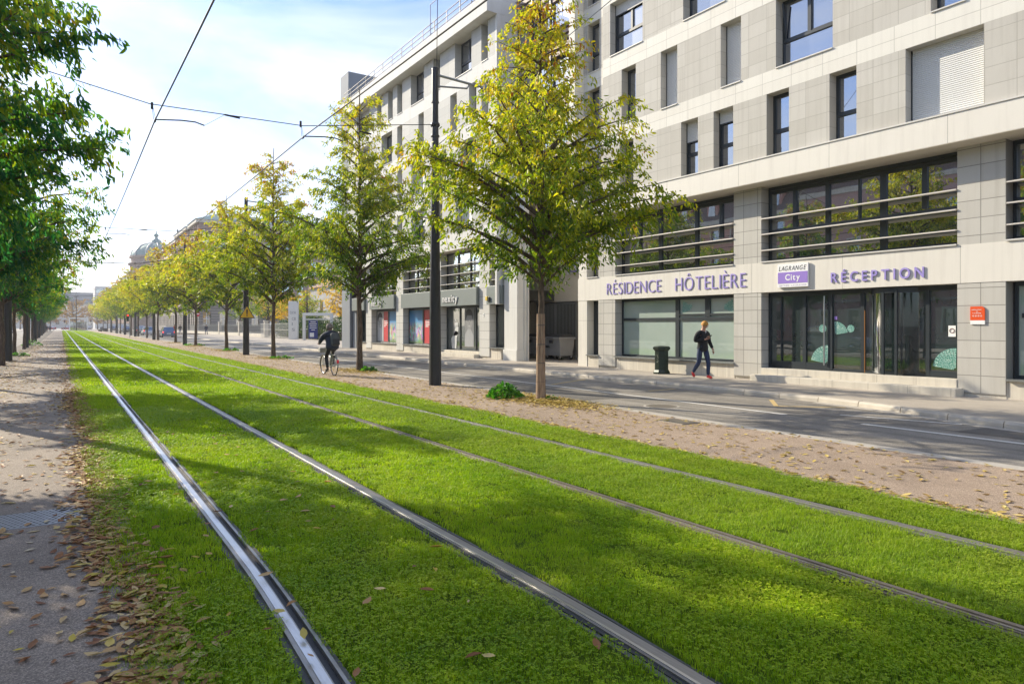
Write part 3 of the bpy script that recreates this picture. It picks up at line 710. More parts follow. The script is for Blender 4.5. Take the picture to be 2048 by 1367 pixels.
# first floor glazing with sun blades
def blades_(par, ya, yb, zs, xg):
    m = MB()
    for z in zs: m.prism([(xg-.06,ya,z-.010),(xg-.06,ya,z+.022),(xg+.24,ya,z+.045),(xg+.24,ya,z+.022)], (0,yb-ya,0))
    m.build('louvre', M['louvre'], par)
w1 = glazing(hotel, 'window', 7.46, 12.71, 3.60, 5.785, [(11.85,.10,4.5,5.6),(10.84,.12,3.65,5.6),(9.95,.05,4.5,5.6),(9.32,.16,3.65,5.6),(8.32,.12,4.55,5.6)], [(4.47,.10,7.5,12.6),(5.62,.10,7.5,12.6)], M['glass'])
blades_(w1, 7.47, 12.70, (4.83,4.37,3.90), HX+.02)
w2 = glazing(hotel, 'window', 13.71, 19.06, 3.60, 5.785, [(18.1,.10,4.5,5.6),(17.1,.14,3.65,5.6),(15.46,.12,3.65,5.6),(14.46,.12,4.5,5.6)], [(4.40,.10,13.75,19.0),(5.62,.10,13.75,19.0)], M['glass'])
blades_(w2, 13.72, 19.05, (4.83,4.37,3.90), HX+.02)
w3 = glazing(hotel, 'window', 1.18, 6.47, 3.60, 5.785, [(4.6,.12,3.65,5.6),(2.9,.12,3.65,5.6)], [(4.47,.10,1.2,6.4)], M['glass'])
blades_(w3, 1.2, 6.46, (4.83,4.37,3.90), HX+.02)
glazing(hotel, 'window', 20.03, 20.68, 3.60, 5.6, [], [(4.35,.07,20.05,20.6)], M['glass'])
# fan shaped door transfers
t = NT('mint transfer'); p_ = t.pos(); vv = t.n('TexVoronoi', Vector=p_, Scale=26.0, feature='DISTANCE_TO_EDGE').outputs['Distance']
M['mint'] = t.fin(t.bsdf(t.ramp(vv, [(.0,(.50,.62,.57)),(.14,(.05,.27,.22)),(.5,(.025,.17,.14))]), .4))
def fan(par, y, z, r, a0, a1, n=9):
    m = MB(); x = GX+.034
    for k in range(n):
        a = R(a0+(a1-a0)*(k+.06)/n); b_ = R(a0+(a1-a0)*(k+.94)/n)
        m.quad((x,y+.10*r*math.cos(a),z+.10*r*math.sin(a)),(x,y+r*math.cos(a),z+r*math.sin(a)),(x,y+r*math.cos(b_),z+r*math.sin(b_)),(x,y+.10*r*math.cos(b_),z+.10*r*math.sin(b_)))
    m.build('fan_transfer', M['mint'], par)
fan(ent, 10.86, .67, .50, 8, 92); fan(ent, 7.64, .66, .52, 8, 92); fan(ent, 10.64, 1.46, .36, 86, 170); fan(w, 16.12, 2.13, .40, 96, 166, 6); fan(w, 13.98, 2.13, .40, 14, 84, 6)
for y, z, r in ((11.0,1.63,.11),(10.2,1.63,.10),(15.75,2.36,.07),(14.28,2.32,.08)):
    m = MB(); par = ent if y < 13 else w
    m.add([(GX+.0325, y+r*math.cos(2*math.pi*k/20), z+r*math.sin(2*math.pi*k/20)) for k in range(20)], [tuple(range(20))]); m.build('round_transfer', M['mint'], par)
m = MB(); m.box(GX+.030,GX+.034,7.64,7.80,1.45,1.71); s = m.build('no_smoking_sticker', M['white_sign'], ent)
m = MB(); m.torus((GX+.026,7.72,1.59), .05, .008, 'x', 20, 6); m.build('ring', simple('sticker ink', (.10,.02,.02), .5), s)
m = MB(); m.box(GX+.030,GX+.034,10.58,10.66,1.87,1.96); m.build('sticker', M['purple_panel'], ent)
# drainage bracket / small number plate details on the column
def text_parts(root, txt, x, y_left, z, hgt, wid, mat, depth=.03, gap=0.0, bold=.0, shear=0.0, sp=1.08):
    """separate raised letters on a wall seen from the street; y falls from left to right"""
    W = []; objs = []
    for ch in txt:
        cu = bpy.data.curves.new('letter', 'FONT'); cu.body = ch if ch != ' ' else 'n'; cu.size = 1; cu.extrude = .01; cu.offset = bold; cu.shear = shear
        o = bpy.data.objects.new('letter', cu); COL.objects.link(o); objs.append((ch, o))
    dg = bpy.context.evaluated_depsgraph_get(); dg.update(); data = []
    for ch, o in objs:
        me = bpy.data.meshes.new_from_object(o.evaluated_get(dg)); xs = [v.co.x for v in me.vertices]
        data.append((ch, me, min(xs), max(xs))); cu = o.data; bpy.data.objects.remove(o); bpy.data.curves.remove(cu)
    tot = 0; pos = []
    for ch, me, a, b_ in data:
        wch = (b_-a) if ch != ' ' else .42
        pos.append(tot); tot += wch + .11*sp
    tot -= .11*sp; sx = wid/tot; cap = .73; sz = hgt/cap
    org = wloc(root)
    for (ch, me, a, b_), p0 in zip(data, pos):
        if ch == ' ': bpy.data.meshes.remove(me); continue
        for v in me.vertices:
            lx, ly, lz = v.co
            v.co = (x - (.5+lz/.02)*depth - gap - org[0], y_left - (p0 + lx - a)*sx - org[1], z + ly*sz - org[2])
        me.materials.clear(); me.materials.append(mat); me.update()
        bm = bmesh.new(); bm.from_mesh(me); bmesh.ops.recalc_face_normals(bm, faces=bm.faces[:]); bm.to_mesh(me); bm.free()
        o = bpy.data.objects.new('letter', me); COL.objects.link(o); o.parent = root
def sign(name, label, loc, *a, **k):
    r = thing(name, label, 'sign', loc); text_parts(r, *a, **k); return r
FX = HX - .012
sign('letter_sign', 'violet raised letters RÉSIDENCE on the cream hotel fascia', (FX,18.1,2.8), 'RÉSIDENCE', FX, 19.50, 2.86, .46, 2.78, M['purple'], .018, .006, -.012, sp=1.5)
sign('letter_sign', 'violet raised letters HÔTELIÈRE on the cream hotel fascia', (FX,14.6,2.8), 'HÔTELIÈRE', FX, 16.06, 2.86, .47, 2.82, M['purple'], .018, .006, -.012, sp=1.5)
sign('letter_sign', 'bold violet raised letters RÉCEPTION above the hotel entrance', (FX,9.3,2.8), 'RÉCEPTION', FX, 10.52, 2.86, .27, 2.36, M['purple'], .022, .010, .012, sp=2.9)
lg = thing('sign_board', 'white and violet LAGRANGE City board beside the hotel entrance', 'sign', (FX,11.6,2.7))
m = MB(); m.box(FX-.07,FX-.02,11.16,12.11,2.79,3.45); m.build('board', M['white_sign'], lg)
m = MB(); m.box(FX-.074,FX-.0705,11.17,12.10,2.90,3.215); m.build('violet_face', M['purple_panel'], lg)
text_parts(lg, 'LAGRANGE', FX-.0705, 12.07, 3.26, .135, .86, M['navy_ink'], .003, 0, .0, .28)
text_parts(lg, 'City', FX-.0745, 11.86, 2.99, .17, .46, M['white_sign'], .003, 0, .02)
text_parts(lg, 'GROUPE LAGRANGE', FX-.0705, 12.07, 2.815, .05, .86, simple('pale ink', (.5,.45,.62), .5), .002)
m = MB(); m.box(FX-.02,FX-.0005,11.3,11.36,2.85,3.4); m.box(FX-.02,FX-.0005,11.9,11.96,2.85,3.4); m.build('bracket', M['sill_dark'], lg)
pq = thing('wall_plaque', 'small orange hotel rating plaque on the column right of the entrance', 'plaque', (HX,7.0,1.74))
m = MB(); m.prism([(HX-.03,7.17,1.83),(HX-.03,7.17,2.14),(HX-.03,6.93,2.14),(HX-.03,6.88,2.09),(HX-.03,6.88,1.83)], (.026,0,0)); m.build('orange_face', M['orange'], pq)
m = MB(); m.box(HX-.028,HX-.004,6.88,7.17,1.74,1.829); m.build('white_base', M['white_sign'], pq)
text_parts(pq, 'HÉBERGEMENT', HX-.0305, 7.14, 2.055, .025, .20, M['white_sign'], .002); text_parts(pq, 'DE', HX-.0305, 7.05, 2.015, .022, .04, M['white_sign'], .002)
text_parts(pq, 'TOURISME', HX-.0305, 7.13, 1.975, .025, .18, M['white_sign'], .002); text_parts(pq, '****', HX-.0305, 7.13, 1.88, .07, .20, M['white_sign'], .002)
# side sign partly hidden by the leaves
ss = thing('side_sign', 'white and violet hotel sign on the recessed wall, half hidden by leaves', 'sign', (20.1,25.4,4.2))
m = MB(); m.box(20.10,20.15,24.35,25.65,4.15,5.1); m.build('board', M['white_sign'], ss)
m = MB(); m.box(20.094,20.099,24.4,25.6,4.2,4.72); m.build('violet_face', M['purple_panel'], ss)
text_parts(ss, 'City', 20.094, 25.4, 4.3, .3, .7, M['white_sign'], .004, 0, .02)

# ---------------- stair link between the two buildings
link = thing('stair_block', 'set-back stair block with brown horizontal slats between the two grey buildings', 'building', (18,24,0))
m = MB(); m.box(20.2,20.6,21.24,29.8,-.05,.2); m.box(20.2,20.6,28.2,29.8,.2,9.2); m.box(20.2,20.6,21.24,28.2,2.85,9.2); m.box(20.2,20.6,21.24,24.9,.2,2.85); m.build('wall', M['render_wall'], link)
m = MB(); m.box(18.2,24,21.25,26.99,9.0,16.8); m.build('upper_wall', M['interior'], link)
m = MB(); m.box(23.5,24.5,21.3,29,-.05,2.9); m.box(20.6,23.5,28.3,29,-.05,2.9); m.build('passage', M['dark'], link)
brown = simple('brown slat', (.26,.185,.16), .6, 0, .2, 6)
m = MB(); z = 9.1
while z < 17:
    if not any(abs(z-q) < .62 for q in (7.6,10.1,12.6,15.2)): m.box(18.0,18.12,21.3,26.95,z,z+.16)
    z += .27
m.build('slats', brown, link)
m = MB()
for q in (10.1,12.6,15.2): m.box(18.10,18.14,21.4,26.9,q-.6,q+.6)
m.build('pane', M['glass_up'], link)
m = MB()
for q in (21.3,22.7,24.1,25.5,26.88): m.box(17.95,18.05,q,q+.08,9.0,16.8)
m.build('post', M['dark_metal'], link)
gt = thing('barred_gate', 'grey metal gate with vertical bars behind the two wheeled bins', 'gate', (20.15,26.5,.1))
m = MB(); 
for y in (24.95,26.6,28.12): m.box(20.08,20.14,y-.03,y+.03,.12,2.82)
m.box(20.085,20.135,24.98,28.09,2.72,2.80); m.box(20.085,20.135,24.98,28.09,.2,.28); m.build('gate_frame', M['sill_dark'], gt)
m = MB()
for k in range(28): m.box(20.095,20.125,25.04+k*.11,25.075+k*.11,.28,2.72)
m.build('bars', M['sill_dark'], gt)

# ---------------- office building (left of the hotel)
off = thing('office_building', 'white and grey five storey office block with nexity shops, behind the black lamp post', 'building', (17,37,0))
OX = 16.9
OR = [(14.36,16.2),(11.72,13.64),(9.12,11.0),(6.5,8.28)]
OW = [[(30.91,29.21,.0),(28.26,27.65,0),(33.34,32.56,0),(36.21,34.51,.0),(38.12,37.39,0),(39.51,38.78,0),(41.23,40.53,0),(44.82,42.54,.3)],
      [(28.25,27.61,0),(29.45,28.73,0),(31.41,30.70,0),(35.19,34.51,0),(38.12,37.39,0),(40.53,38.90,0),(44.19,42.48,.7)],
      [(30.42,28.76,0),(32.53,31.86,1),(36.13,34.47,.9),(38.12,37.39,1),(40.53,38.85,.8),(44.2,42.5,0)],
      [(30.83,29.18,.8),(33.0,32.3,0),(36.1,34.4,.5),(38.12,37.39,0),(40.53,38.85,.6),(44.2,42.5,.4)]]
OA, OB = 27.0, 46.5
m = MB()
for (z0,z1), ws in zip(OR, OW): wall_row(m, OX, .5, z0, z1, OA, OB, [(a,b_) for a,b_,s in ws])
m.build('wall', M['office_stone'], off)
m = MB()
for z0, z1 in ((5.6,6.5),(8.28,9.12),(11.0,11.72),(13.64,14.36)): m.box(OX, OX+.5, OA, OB, z0, z1)
m.box(OX-.004, OX+1.15, OA-.15, OA+.0, 2.7, 17.1); m.build('white_band', M['office_band'], off)
for (z0,z1), ws in zip(OR, OW):
    for a, b_, s in ws: window(off, OX, b_, a, z0, z1, .38, 'double' if abs(a-b_) > 1.2 else 'single', s)
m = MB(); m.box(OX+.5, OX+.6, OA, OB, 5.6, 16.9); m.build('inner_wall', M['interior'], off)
m = MB(); m.box(16.35, 17.4, OA-.16, OB, 16.2, 17.06); m.build('cornice', M['office_band'], off)
m = MB(); m.box(17.5, 30, OA, OB, 16.5, 16.8); m.build('roof', M['sill_dark'], off)
m = MB(); m.box(17.0, 28, OB, OB+1.6, -.05, 15.5); m.prism([(16.9,OB+.003,15.5),(16.9,OB+.003,19.6),(24,OB+.003,19.6),(28,OB+.003,15.5)], (0,1.59,0)); m.box(17.2,17.35,45.75,OB,-.05,3.62); m.build('end_blade', simple('grey end wall', (.22,.24,.27), .8, 0, .06, 1), off)
m = MB(); m.box(17.15,17.6,OB,48.3,-.05,5.2); m.build('end_wall', M['office_band'], off)
m = MB(); y = OA
for z in (17.35,17.62,17.9): m.tube([(16.6,OA,z),(16.6,OB,z)], .025, 6)
while y < OB: m.box(16.58,16.62,y,y+.03,17.05,17.92); y += 1.4
m.tube([(16.55,33.0,17.06),(16.55,33.0,18.9)], .02, 6); m.tube([(16.55,33.0,18.9),(16.55,31.0,18.9)], .02, 6); m.tube([(16.55,28.6,17.06),(16.55,28.6,18.9)], .02, 6)
m.build('roof_railing', simple('brown grey railing', (.10,.09,.085), .5), off)
m = MB(); m.box(19.5,27,OA+1,OB-2,16.8,18.9); m.build('roof_storey', M['office_band'], off)
OG = 17.2
for a, b_ in ((27.99,28.95),(33.05,34.0),(37.94,38.95),(42.97,43.92)): m = MB(); m.box(OG, OG+.6, a, b_, .2, 5.6); m.build('column', M['office_column'], off)
m = MB(); m.box(OG+.04,OG+.6,27.0,28.0,-.05,.62); m.box(OG+.04,OG+.6,28.0,28.95,-.05,.2); m.box(OG+.03,OG+.6,34.0,37.94,-.05,.55); m.box(OG+.05,OG+.6,37.94,38.95,-.05,.2); m.box(OG+.03,OG+.6,38.95,42.97,-.05,.55); m.box(OG+.05,OG+.6,42.97,43.92,-.05,.2); m.box(OG+.03,OG+.6,43.92,45.75,-.05,.55); m.box(OG+.05,OG+.6,33.05,34.0,-.05,.2)
m.build('plinth', M['plinth'], off)
m = MB(); m.bbox(OG-.30,OG+.6,28.96,33.04,-.05,.28,.01); m.bbox(OG+.1,OG+.8,28.97,33.03,.28,.40,.01); m.build('door_step', M['plinth'], off)
m = MB(); m.bbox(OG-.1,OG+.55,25.5,26.66,-.05,.6,.015); m.bbox(OG-.04,OG+.5,25.54,26.62,.6,5.6,.01); m.build('end_pier', M['office_band'], off)
m = MB(); m.box(17.5,17.75,25.45,27.0,-.05,9.0); m.build('side_wall', M['office_band'], off)
m = MB(); m.box(OX+.0,OG+.6,25.5,OB,5.585,5.598); m.build('soffit', M['soffit'], off)
m = MB(); m.tube([(17.66,25.40,.1),(17.66,25.40,5.4)], .05, 10); m.build('drainpipe', M['sill'], off)
m = MB()
for a, b_, z0 in ((26.68,28.02,2.71),(28.97,33.03,2.72),(34.02,37.92,2.73),(38.97,42.95,2.74),(43.94,46.2,2.72)): m.bbox(OG-.16,OG+.35,a,b_,z0,3.58,.012)
m.build('fascia', M['grey_fascia'], off)
m = MB(); m.box(OG+1.5,OG+5,26.8,46.4,-.05,.3); m.box(OG+5,OG+5.1,26.8,46.4,.3,5.6); m.box(OG+1.5,OG+5,26.8,46.4,5.5,5.6); m.box(OG+1.2,OG+5,26.8,46.4,2.9,3.4); m.build('interior', M['interior'], off)
XG = OG + .36
def shopwin(ya, yb, z0, vs, gm=None, sill=True):
    w = glazing(off, 'shop_window', ya, yb, z0, 2.70, vs, [], gm or M['glass_door'], xg=XG)
    if sill: s = MB(); s.box(OG-.05,XG-.001,ya-.02,yb+.02,z0-.05,z0-.002); s.build('sill', M['sill_dark'], w)
    return w
shopwin(26.68,27.98,.66,[(27.3,.06,.7,2.6)]); shopwin(34.01,37.93,.60,[(35.94,.12,.65,2.6)]); shopwin(38.96,42.96,.60,[(40.99,.12,.65,2.6)]); shopwin(43.93,45.7,.60,[])
shopwin(28.96,33.04,.40,[(31.55,.08,.45,2.6),(29.9,.08,.45,2.6)], None, False)
for ya, yb in ((34.01,37.93),(38.96,42.96),(28.96,33.04),(26.68,27.98),(43.93,45.7)):
    w = glazing(off, 'window', ya, yb, 3.6, 5.58, [(ya+(yb-ya)*.36,.09,3.65,5.5),(ya+(yb-ya)*.68,.09,3.65,5.5)], [], M['glass'], xg=XG)
    blades_(w, ya+.01, yb-.01, (4.88,4.38,3.88), OG+.02)
# shop posters (flat sheets inside the panes, the portrait is a plain stand-in)
t = NT('city collage'); p_ = t.pos(); z = t.n('SeparateXYZ', Vector=p_).outputs[2]
vv = t.n('TexVoronoi', Vector=t.mapv(p_, (1,2.2,1.2)), Scale=3.6, distance='CHEBYCHEV').outputs['Color']
hs = t.n('HueSaturation', Color=vv, Saturation=.75, Value=.75).outputs[0]
f = t.ramp(t.math('DIVIDE', z, 2.7), [(.26,0.0),(.34,1.0),(.58,1.0),(.72,0.0)])
M['collage'] = t.fin(t.bsdf(t.mix(f, t.ramp(t.math('DIVIDE', z, 2.7), [(.25,(.16,.30,.05)),(.4,(.3,.4,.5)),(.75,(.10,.32,.62)),(1,(.03,.18,.45))]), hs), .35))
XP = XG + .034
def poster(label, ya, yb, z0, z1, mat, nm='poster'):
    r = thing(nm, label, 'poster', (XP,(ya+yb)/2,z0)); m = MB(); m.box(XP-.006,XP,ya,yb,z0,z1); m.build('sheet', mat, r); return r
def portrait(r, ya, yb, z0, z1, dark=1.0):
    c = (ya+yb)/2; wd = (yb-ya); hz = z1-z0
    g1 = simple('portrait skin grey', (.42*dark,.42*dark,.43*dark), .5); g2 = simple('portrait hair grey', (.05*dark,.045*dark,.045*dark), .5); g3 = simple('portrait shirt grey', (.55*dark,.56*dark,.58*dark), .5); g4 = simple('portrait feature grey', (.16*dark,.15*dark,.15*dark), .5)
    def ell(nm, cy, cz, ry, rz, mat, x, a0=0, a1=360, n=28):
        m = MB(); m.add([(x, cy+ry*math.cos(R(a0+(a1-a0)*k/n)), cz+rz*math.sin(R(a0+(a1-a0)*k/n))) for k in range(n+(a1-a0 < 360))], [tuple(range(n+(a1-a0 < 360)))]); return m.build(nm, mat, r)
    ell('hair', c+.03*wd, z1-hz*.22, wd*.43, hz*.20, g2, XP-.008)
    ell('face', c-.02*wd, z1-hz*.34, wd*.36, hz*.21, g1, XP-.010)
    ell('fringe', c+.02*wd, z1-hz*.20, wd*.34, hz*.10, g2, XP-.0115, 10, 175)
    m = MB(); m.add([(XP-.009,ya+.01,z0),(XP-.009,yb-.01,z0),(XP-.009,yb-.02,z0+hz*.30),(XP-.009,c+.15*wd,z0+hz*.46),(XP-.009,c-.15*wd,z0+hz*.46),(XP-.009,ya+.02,z0+hz*.28)], [(0,1,2,3,4,5)]); m.build('shirt', g3, r)
    for s in (-1,1): ell('eye', c-.02*wd+s*.15*wd, z1-hz*.33, wd*.07, hz*.016, g4, XP-.0125)
    ell('mouth', c-.02*wd, z1-hz*.46, wd*.13, hz*.022, simple('portrait teeth', (.7*dark,.7*dark,.7*dark), .5), XP-.0125, 180, 360)
    m = MB(); m.quad((XP-.0125,c-.05*wd,z1-hz*.41),(XP-.0125,c+.0*wd,z1-hz*.41),(XP-.0125,c-.02*wd,z1-hz*.34)); m.build('nose', g4, r)
pale = simple('pale poster paper', (.55,.55,.55), .45)
p = poster('grey portrait poster in the shop window left of the lamp post', 41.85, 42.88, .67, 2.62, pale); portrait(p, 41.9, 42.85, .68, 2.60)
p = poster('narrow red poster beside the grey portrait in the shop window', 41.07, 41.80, .67, 2.62, M['red_poster'])
def lines(p, ya, zs, ws):
    for z, w_ in zip(zs, ws): m = MB(); m.box(XP-.009,XP-.0065,ya-w_,ya,z,z+.06); m.build('text_line', M['white_sign'], p)
lines(p, 41.72, (1.97,1.85,1.73,1.62), (.5,.55,.45,.2))
poster('colourful collage of white city buildings at the right of the portrait window', 39.05, 40.90, .67, 2.62, M['collage'])
poster('colourful collage poster with blue sky and pink buildings left of the lamp post', 36.02, 37.85, .67, 2.62, M['collage'])
p = poster('large red poster with white text lines just left of the lamp post', 34.1, 35.86, .67, 2.62, M['red_poster']); lines(p, 35.7, (1.97,1.85,1.73,1.62), (1.2,1.3,1.1,.4))
p = poster('tall grey portrait poster in the dark shop door right of the lamp post', 30.14, 31.10, .60, 2.62, simple('dim poster paper', (.20,.205,.21), .45)); portrait(p, 30.16, 31.08, .62, 2.60, .62)
poster('plain mustard blind in the narrow shop window at the building corner', 26.8, 27.35, .75, 2.0, simple('mustard paper', (.30,.22,.08), .6))
cut = thing('paper_cutout', 'torn white paper cut-out stuck inside the dark shop door', 'paper', (XP,32.2,.5)); pw = simple('white paper', (.6,.61,.6), .6)
for ys in ([(32.45,.42),(32.0,.42),(31.95,1.05),(31.75,1.35),(32.1,1.42),(32.55,1.0)], [(32.3,1.15),(31.8,1.2),(31.75,1.62),(32.05,1.70)], [(32.2,1.62),(31.85,1.66),(31.8,1.85),(32.1,1.86)], [(32.25,1.9),(31.95,1.95),(31.98,2.02),(32.2,2.04)]):
    m = MB(); m.prism([(XP-.012,y,z) for y, z in ys], (.006,0,0)); m.build('scrap', pw, cut)
wl = simple('white raised letter', (.82,.81,.78), .4)
sign('shop_sign', 'larger white nexity letters right of the lamp post', (OG-.16,32,2.85), 'nexity', OG-.16, 32.50, 2.93, .40, 1.66, wl, .035, .01, .012)
sign('shop_sign', 'smaller white nexity letters left of the lamp post', (OG-.16,42,2.85), 'nexity', OG-.16, 42.5, 2.95, .38, 1.70, wl, .035, .01, .012)
am = thing('alarm_box', 'small yellow alarm box on the grey shop fascia', 'alarm', (OG-.2,28.5,2.95)); m = MB(); m.bbox(OG-.26,OG-.162,27.80,27.98,2.9,3.1,.015); m.build('case', simple('yellow case', (.7,.5,.05), .5), am); m = MB(); m.bbox(OG-.23,OG-.162,27.66,27.79,2.86,3.06,.01); m.build('siren', M['dark_metal'], am)
nb_ = thing('number_plate', 'tiny round house number plate on the pale shop column', 'plate', (OG,28.6,2.1)); m = MB(); m.lathe([(0,-.012),(.09,-.012),(.09,0),(0,0)], (OG-.001,28.55,2.22), 20, axis='x', smooth=False); m.build('disc', M['white_sign'], nb_)
text_parts(nb_, '13', OG-.0135, 28.60, 2.19, .07, .09, M['navy_ink'], .002)
# ------------------------------------------------------------------ trees
def leaves(P, D, L_, W_, r, fold=.28):
    n = len(P); D = D/np.linalg.norm(D,axis=1)[:,None]; q = r.normal(0,1,(n,3)); S = np.cross(D, q); S /= np.linalg.norm(S,axis=1)[:,None]; Nn = np.cross(S, D)
    f = (fold*r.uniform(.2,1.4,n))[:,None]; L_ = L_[:,None]; W_ = W_[:,None]; cv = r.uniform(.0,.22,n)[:,None]
    V = np.stack([P, P+D*L_-Nn*L_*cv, P+D*L_*.32+S*W_*.5+Nn*W_*f, P+D*L_*.68+S*W_*.40+Nn*W_*f-Nn*L_*cv*.45, P+D*L_*.32-S*W_*.5+Nn*W_*f, P+D*L_*.68-S*W_*.40+Nn*W_*f-Nn*L_*cv*.45], 1).reshape(-1,3)
    i = np.arange(n)[:,None]*6
    return V, np.concatenate([i+np.array([[0,2,3,1]]), i+np.array([[0,1,5,4]])], 0)

PROF = ([0,.08,.2,.34,.47,.62,.8,1.0], [.6,.95,1.0,.80,.56,.35,.29,.07])
def crown(seed, H=10.0, zb=2.75, Rm=3.0, nb=64, tw=13, lf=20, L0=.115, prof=PROF, droop=.75, tint_lo=.0):
    """limb tubes and leaf arrays of one street tree standing at the origin"""
    r = np.random.RandomState(seed); wood = MB(); P = []; D = []; T = []
    for i in range(nb):
        u = (i+.5)/nb; h0 = zb-.15 + (H-1.0-zb)*u**1.12 + r.normal(0,.08)
        az = i*2.39996 + r.normal(0,.35); s_end = min(1, max(0,(h0+.25-zb)/(H-zb)))
        rr = Rm*np.interp(s_end, *prof)*r.uniform(.62,1.13)
        rise = rr*r.uniform(.22,.62) + .15*(1-u)
        e = np.array([rr*math.cos(az), rr*math.sin(az), h0+rise]); a = np.array([0,0,h0]); c = np.array([.45*e[0], .45*e[1], h0+rise*.85])
        bz = lambda t: (1-t)**2*a + 2*t*(1-t)*c + t*t*e
        r0 = .012+.016*rr
        wood.tube([bz(t) for t in (0,.3,.65,1)], [r0, r0*.7, r0*.42, .005], 5, caps=False)
        nt_ = max(3, int(tw*rr/2.2*r.uniform(.7,1.2)))
        for k in range(nt_):
            t = .14+.86*(k+r.uniform())/nt_; b0 = bz(t); ou = nrm([b0[0]+1e-3, b0[1], 0]); 
            d = nrm(ou*.55 + r.normal(0,.62,3) + np.array([0,0,.25])); ln = r.uniform(.28,.85)*(.45+.55*min(1,rr/2))
            p1 = b0 + d*ln*.55; p2 = p1 + nrm(d+np.array([0,0,-.75]))*ln*.5
            if k % 2 == 0: wood.tube([b0,p1,p2],[.007,.005,.003],3,caps=False)
            nl = int(lf*ln/.55*r.uniform(.55,1.3))
            tt = r.uniform(0.05,1,nl); q = np.where((tt<.55)[:,None], b0+(p1-b0)*(tt/.55)[:,None], p1+(p2-p1)*((tt-.55)/.45)[:,None]) + r.normal(0,.05,(nl,3))
            P.append(q); D.append(ou*.35 + r.normal(0,.42,(nl,3)) + np.array([0,0,-droop]))
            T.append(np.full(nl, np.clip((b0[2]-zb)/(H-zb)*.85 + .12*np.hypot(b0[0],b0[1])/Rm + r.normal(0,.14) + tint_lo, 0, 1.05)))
    # leader
    P = np.concatenate(P); D = np.concatenate(D); T = np.concatenate(T) + r.normal(0,.07,len(P)); n = len(P)
    L_ = L0*r.uniform(.65,1.25,n); V, F = leaves(P, D, L_, L_*r.uniform(.26,.38,n), r)
    return wood, V, F, np.repeat(np.clip(T,0,1.1),6)

def tree(name, label, cat, loc, seed, matl, H=10.0, trunk_r=.105, group=None, rz=0.0, sc=1.0, lean=(0,0), **kw):
    root = thing(name, label, cat, (0,0,0), 0, group); r = np.random.RandomState(seed+99)
    wood, V, F, T = crown(seed, H=H, **kw)
    c = npmesh('crown', V, F, matl, root, T)
    wood.build('limbs', M['bark'], root)
    tr = MB(); zs = np.linspace(-.05, H-.5, 14); pts = [(r.normal(0,.018)*(z > 1), r.normal(0,.018)*(z > 1), z) for z in zs]
    tr.tube(pts, [trunk_r*(1.25 if i == 0 else 1)*(1-.90*(i/13.)) + .006 for i in range(14)], 10); tr.build('trunk', M['bark'], root)
    root.location = loc; root.rotation_euler = (0,0,rz); root.scale = (sc,sc,sc); return root
GR = 'street trees in the right hand row'; GL = 'street trees in the left hand row'
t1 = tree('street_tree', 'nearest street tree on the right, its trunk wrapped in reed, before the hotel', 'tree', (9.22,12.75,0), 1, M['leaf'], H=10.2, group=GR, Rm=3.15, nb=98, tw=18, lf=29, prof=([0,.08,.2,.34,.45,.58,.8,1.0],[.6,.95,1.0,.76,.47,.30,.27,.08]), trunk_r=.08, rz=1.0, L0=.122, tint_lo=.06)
wr = MB(); wr.tube([(0,0,-.02),(0,0,.6),(0,0,1.3),(0,0,1.98)], [.118,.106,.102,.096], 18); wrap = wr.build('trunk_wrap', M['wrap'], None); wrap.parent = t1
for z in (.42,.85,1.28,1.72):
    wr = MB(); wr.torus((0,0,z), .123, .006, 'x', 4, 4) if False else wr.lathe([(.103,z-.008),(.112,z),(.103,z+.008)], (0,0,0), 18); o = wr.build('tie', M['dark_metal'], None); o.parent = wrap
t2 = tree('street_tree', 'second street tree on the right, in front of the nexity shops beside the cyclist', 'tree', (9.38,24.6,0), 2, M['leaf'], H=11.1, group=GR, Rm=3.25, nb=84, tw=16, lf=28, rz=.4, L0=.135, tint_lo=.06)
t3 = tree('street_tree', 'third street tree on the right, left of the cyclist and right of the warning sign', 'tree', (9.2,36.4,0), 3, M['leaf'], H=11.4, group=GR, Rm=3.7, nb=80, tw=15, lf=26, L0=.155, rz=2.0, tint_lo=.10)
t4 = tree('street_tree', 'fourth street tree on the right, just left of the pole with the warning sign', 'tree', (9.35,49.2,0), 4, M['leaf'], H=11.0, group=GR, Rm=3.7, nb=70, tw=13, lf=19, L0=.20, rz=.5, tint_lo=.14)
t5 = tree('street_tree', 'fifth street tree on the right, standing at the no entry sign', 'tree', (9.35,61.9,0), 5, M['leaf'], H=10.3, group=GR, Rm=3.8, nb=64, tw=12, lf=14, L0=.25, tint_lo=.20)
labs = ['sixth street tree on the right, between the dark pole and the walking couple', 'street tree on the right beside the silver blue car', 'street tree on the right beside the white hatchback'] 
for k, (x, y) in enumerate(TR[5:]):
    lab = labs[k] if k < 3 else 'hazy distant street tree at the far end of the right hand row'
    src = (t5, t4, t5)[k % 3]
    dup(src, (x, y, 0), 1.3*k+.4, .98+.14*rnd.random()+(.12 if k > 2 else 0), lab, GR if k < 3 else 'distant street trees at the far end of the right row')
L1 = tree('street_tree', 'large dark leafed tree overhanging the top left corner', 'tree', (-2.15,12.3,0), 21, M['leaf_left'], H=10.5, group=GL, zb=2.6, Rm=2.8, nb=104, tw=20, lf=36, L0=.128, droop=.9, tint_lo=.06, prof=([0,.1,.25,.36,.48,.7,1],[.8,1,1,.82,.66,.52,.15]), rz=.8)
dup(L1, (-2.1,.3,0), 2.1, 1.0, 'tree of the left row standing behind the camera', GL)
dup(L1, (-2.15,-11.5,0), 3.7, 1.0, 'farther tree of the left row behind the camera', GL)
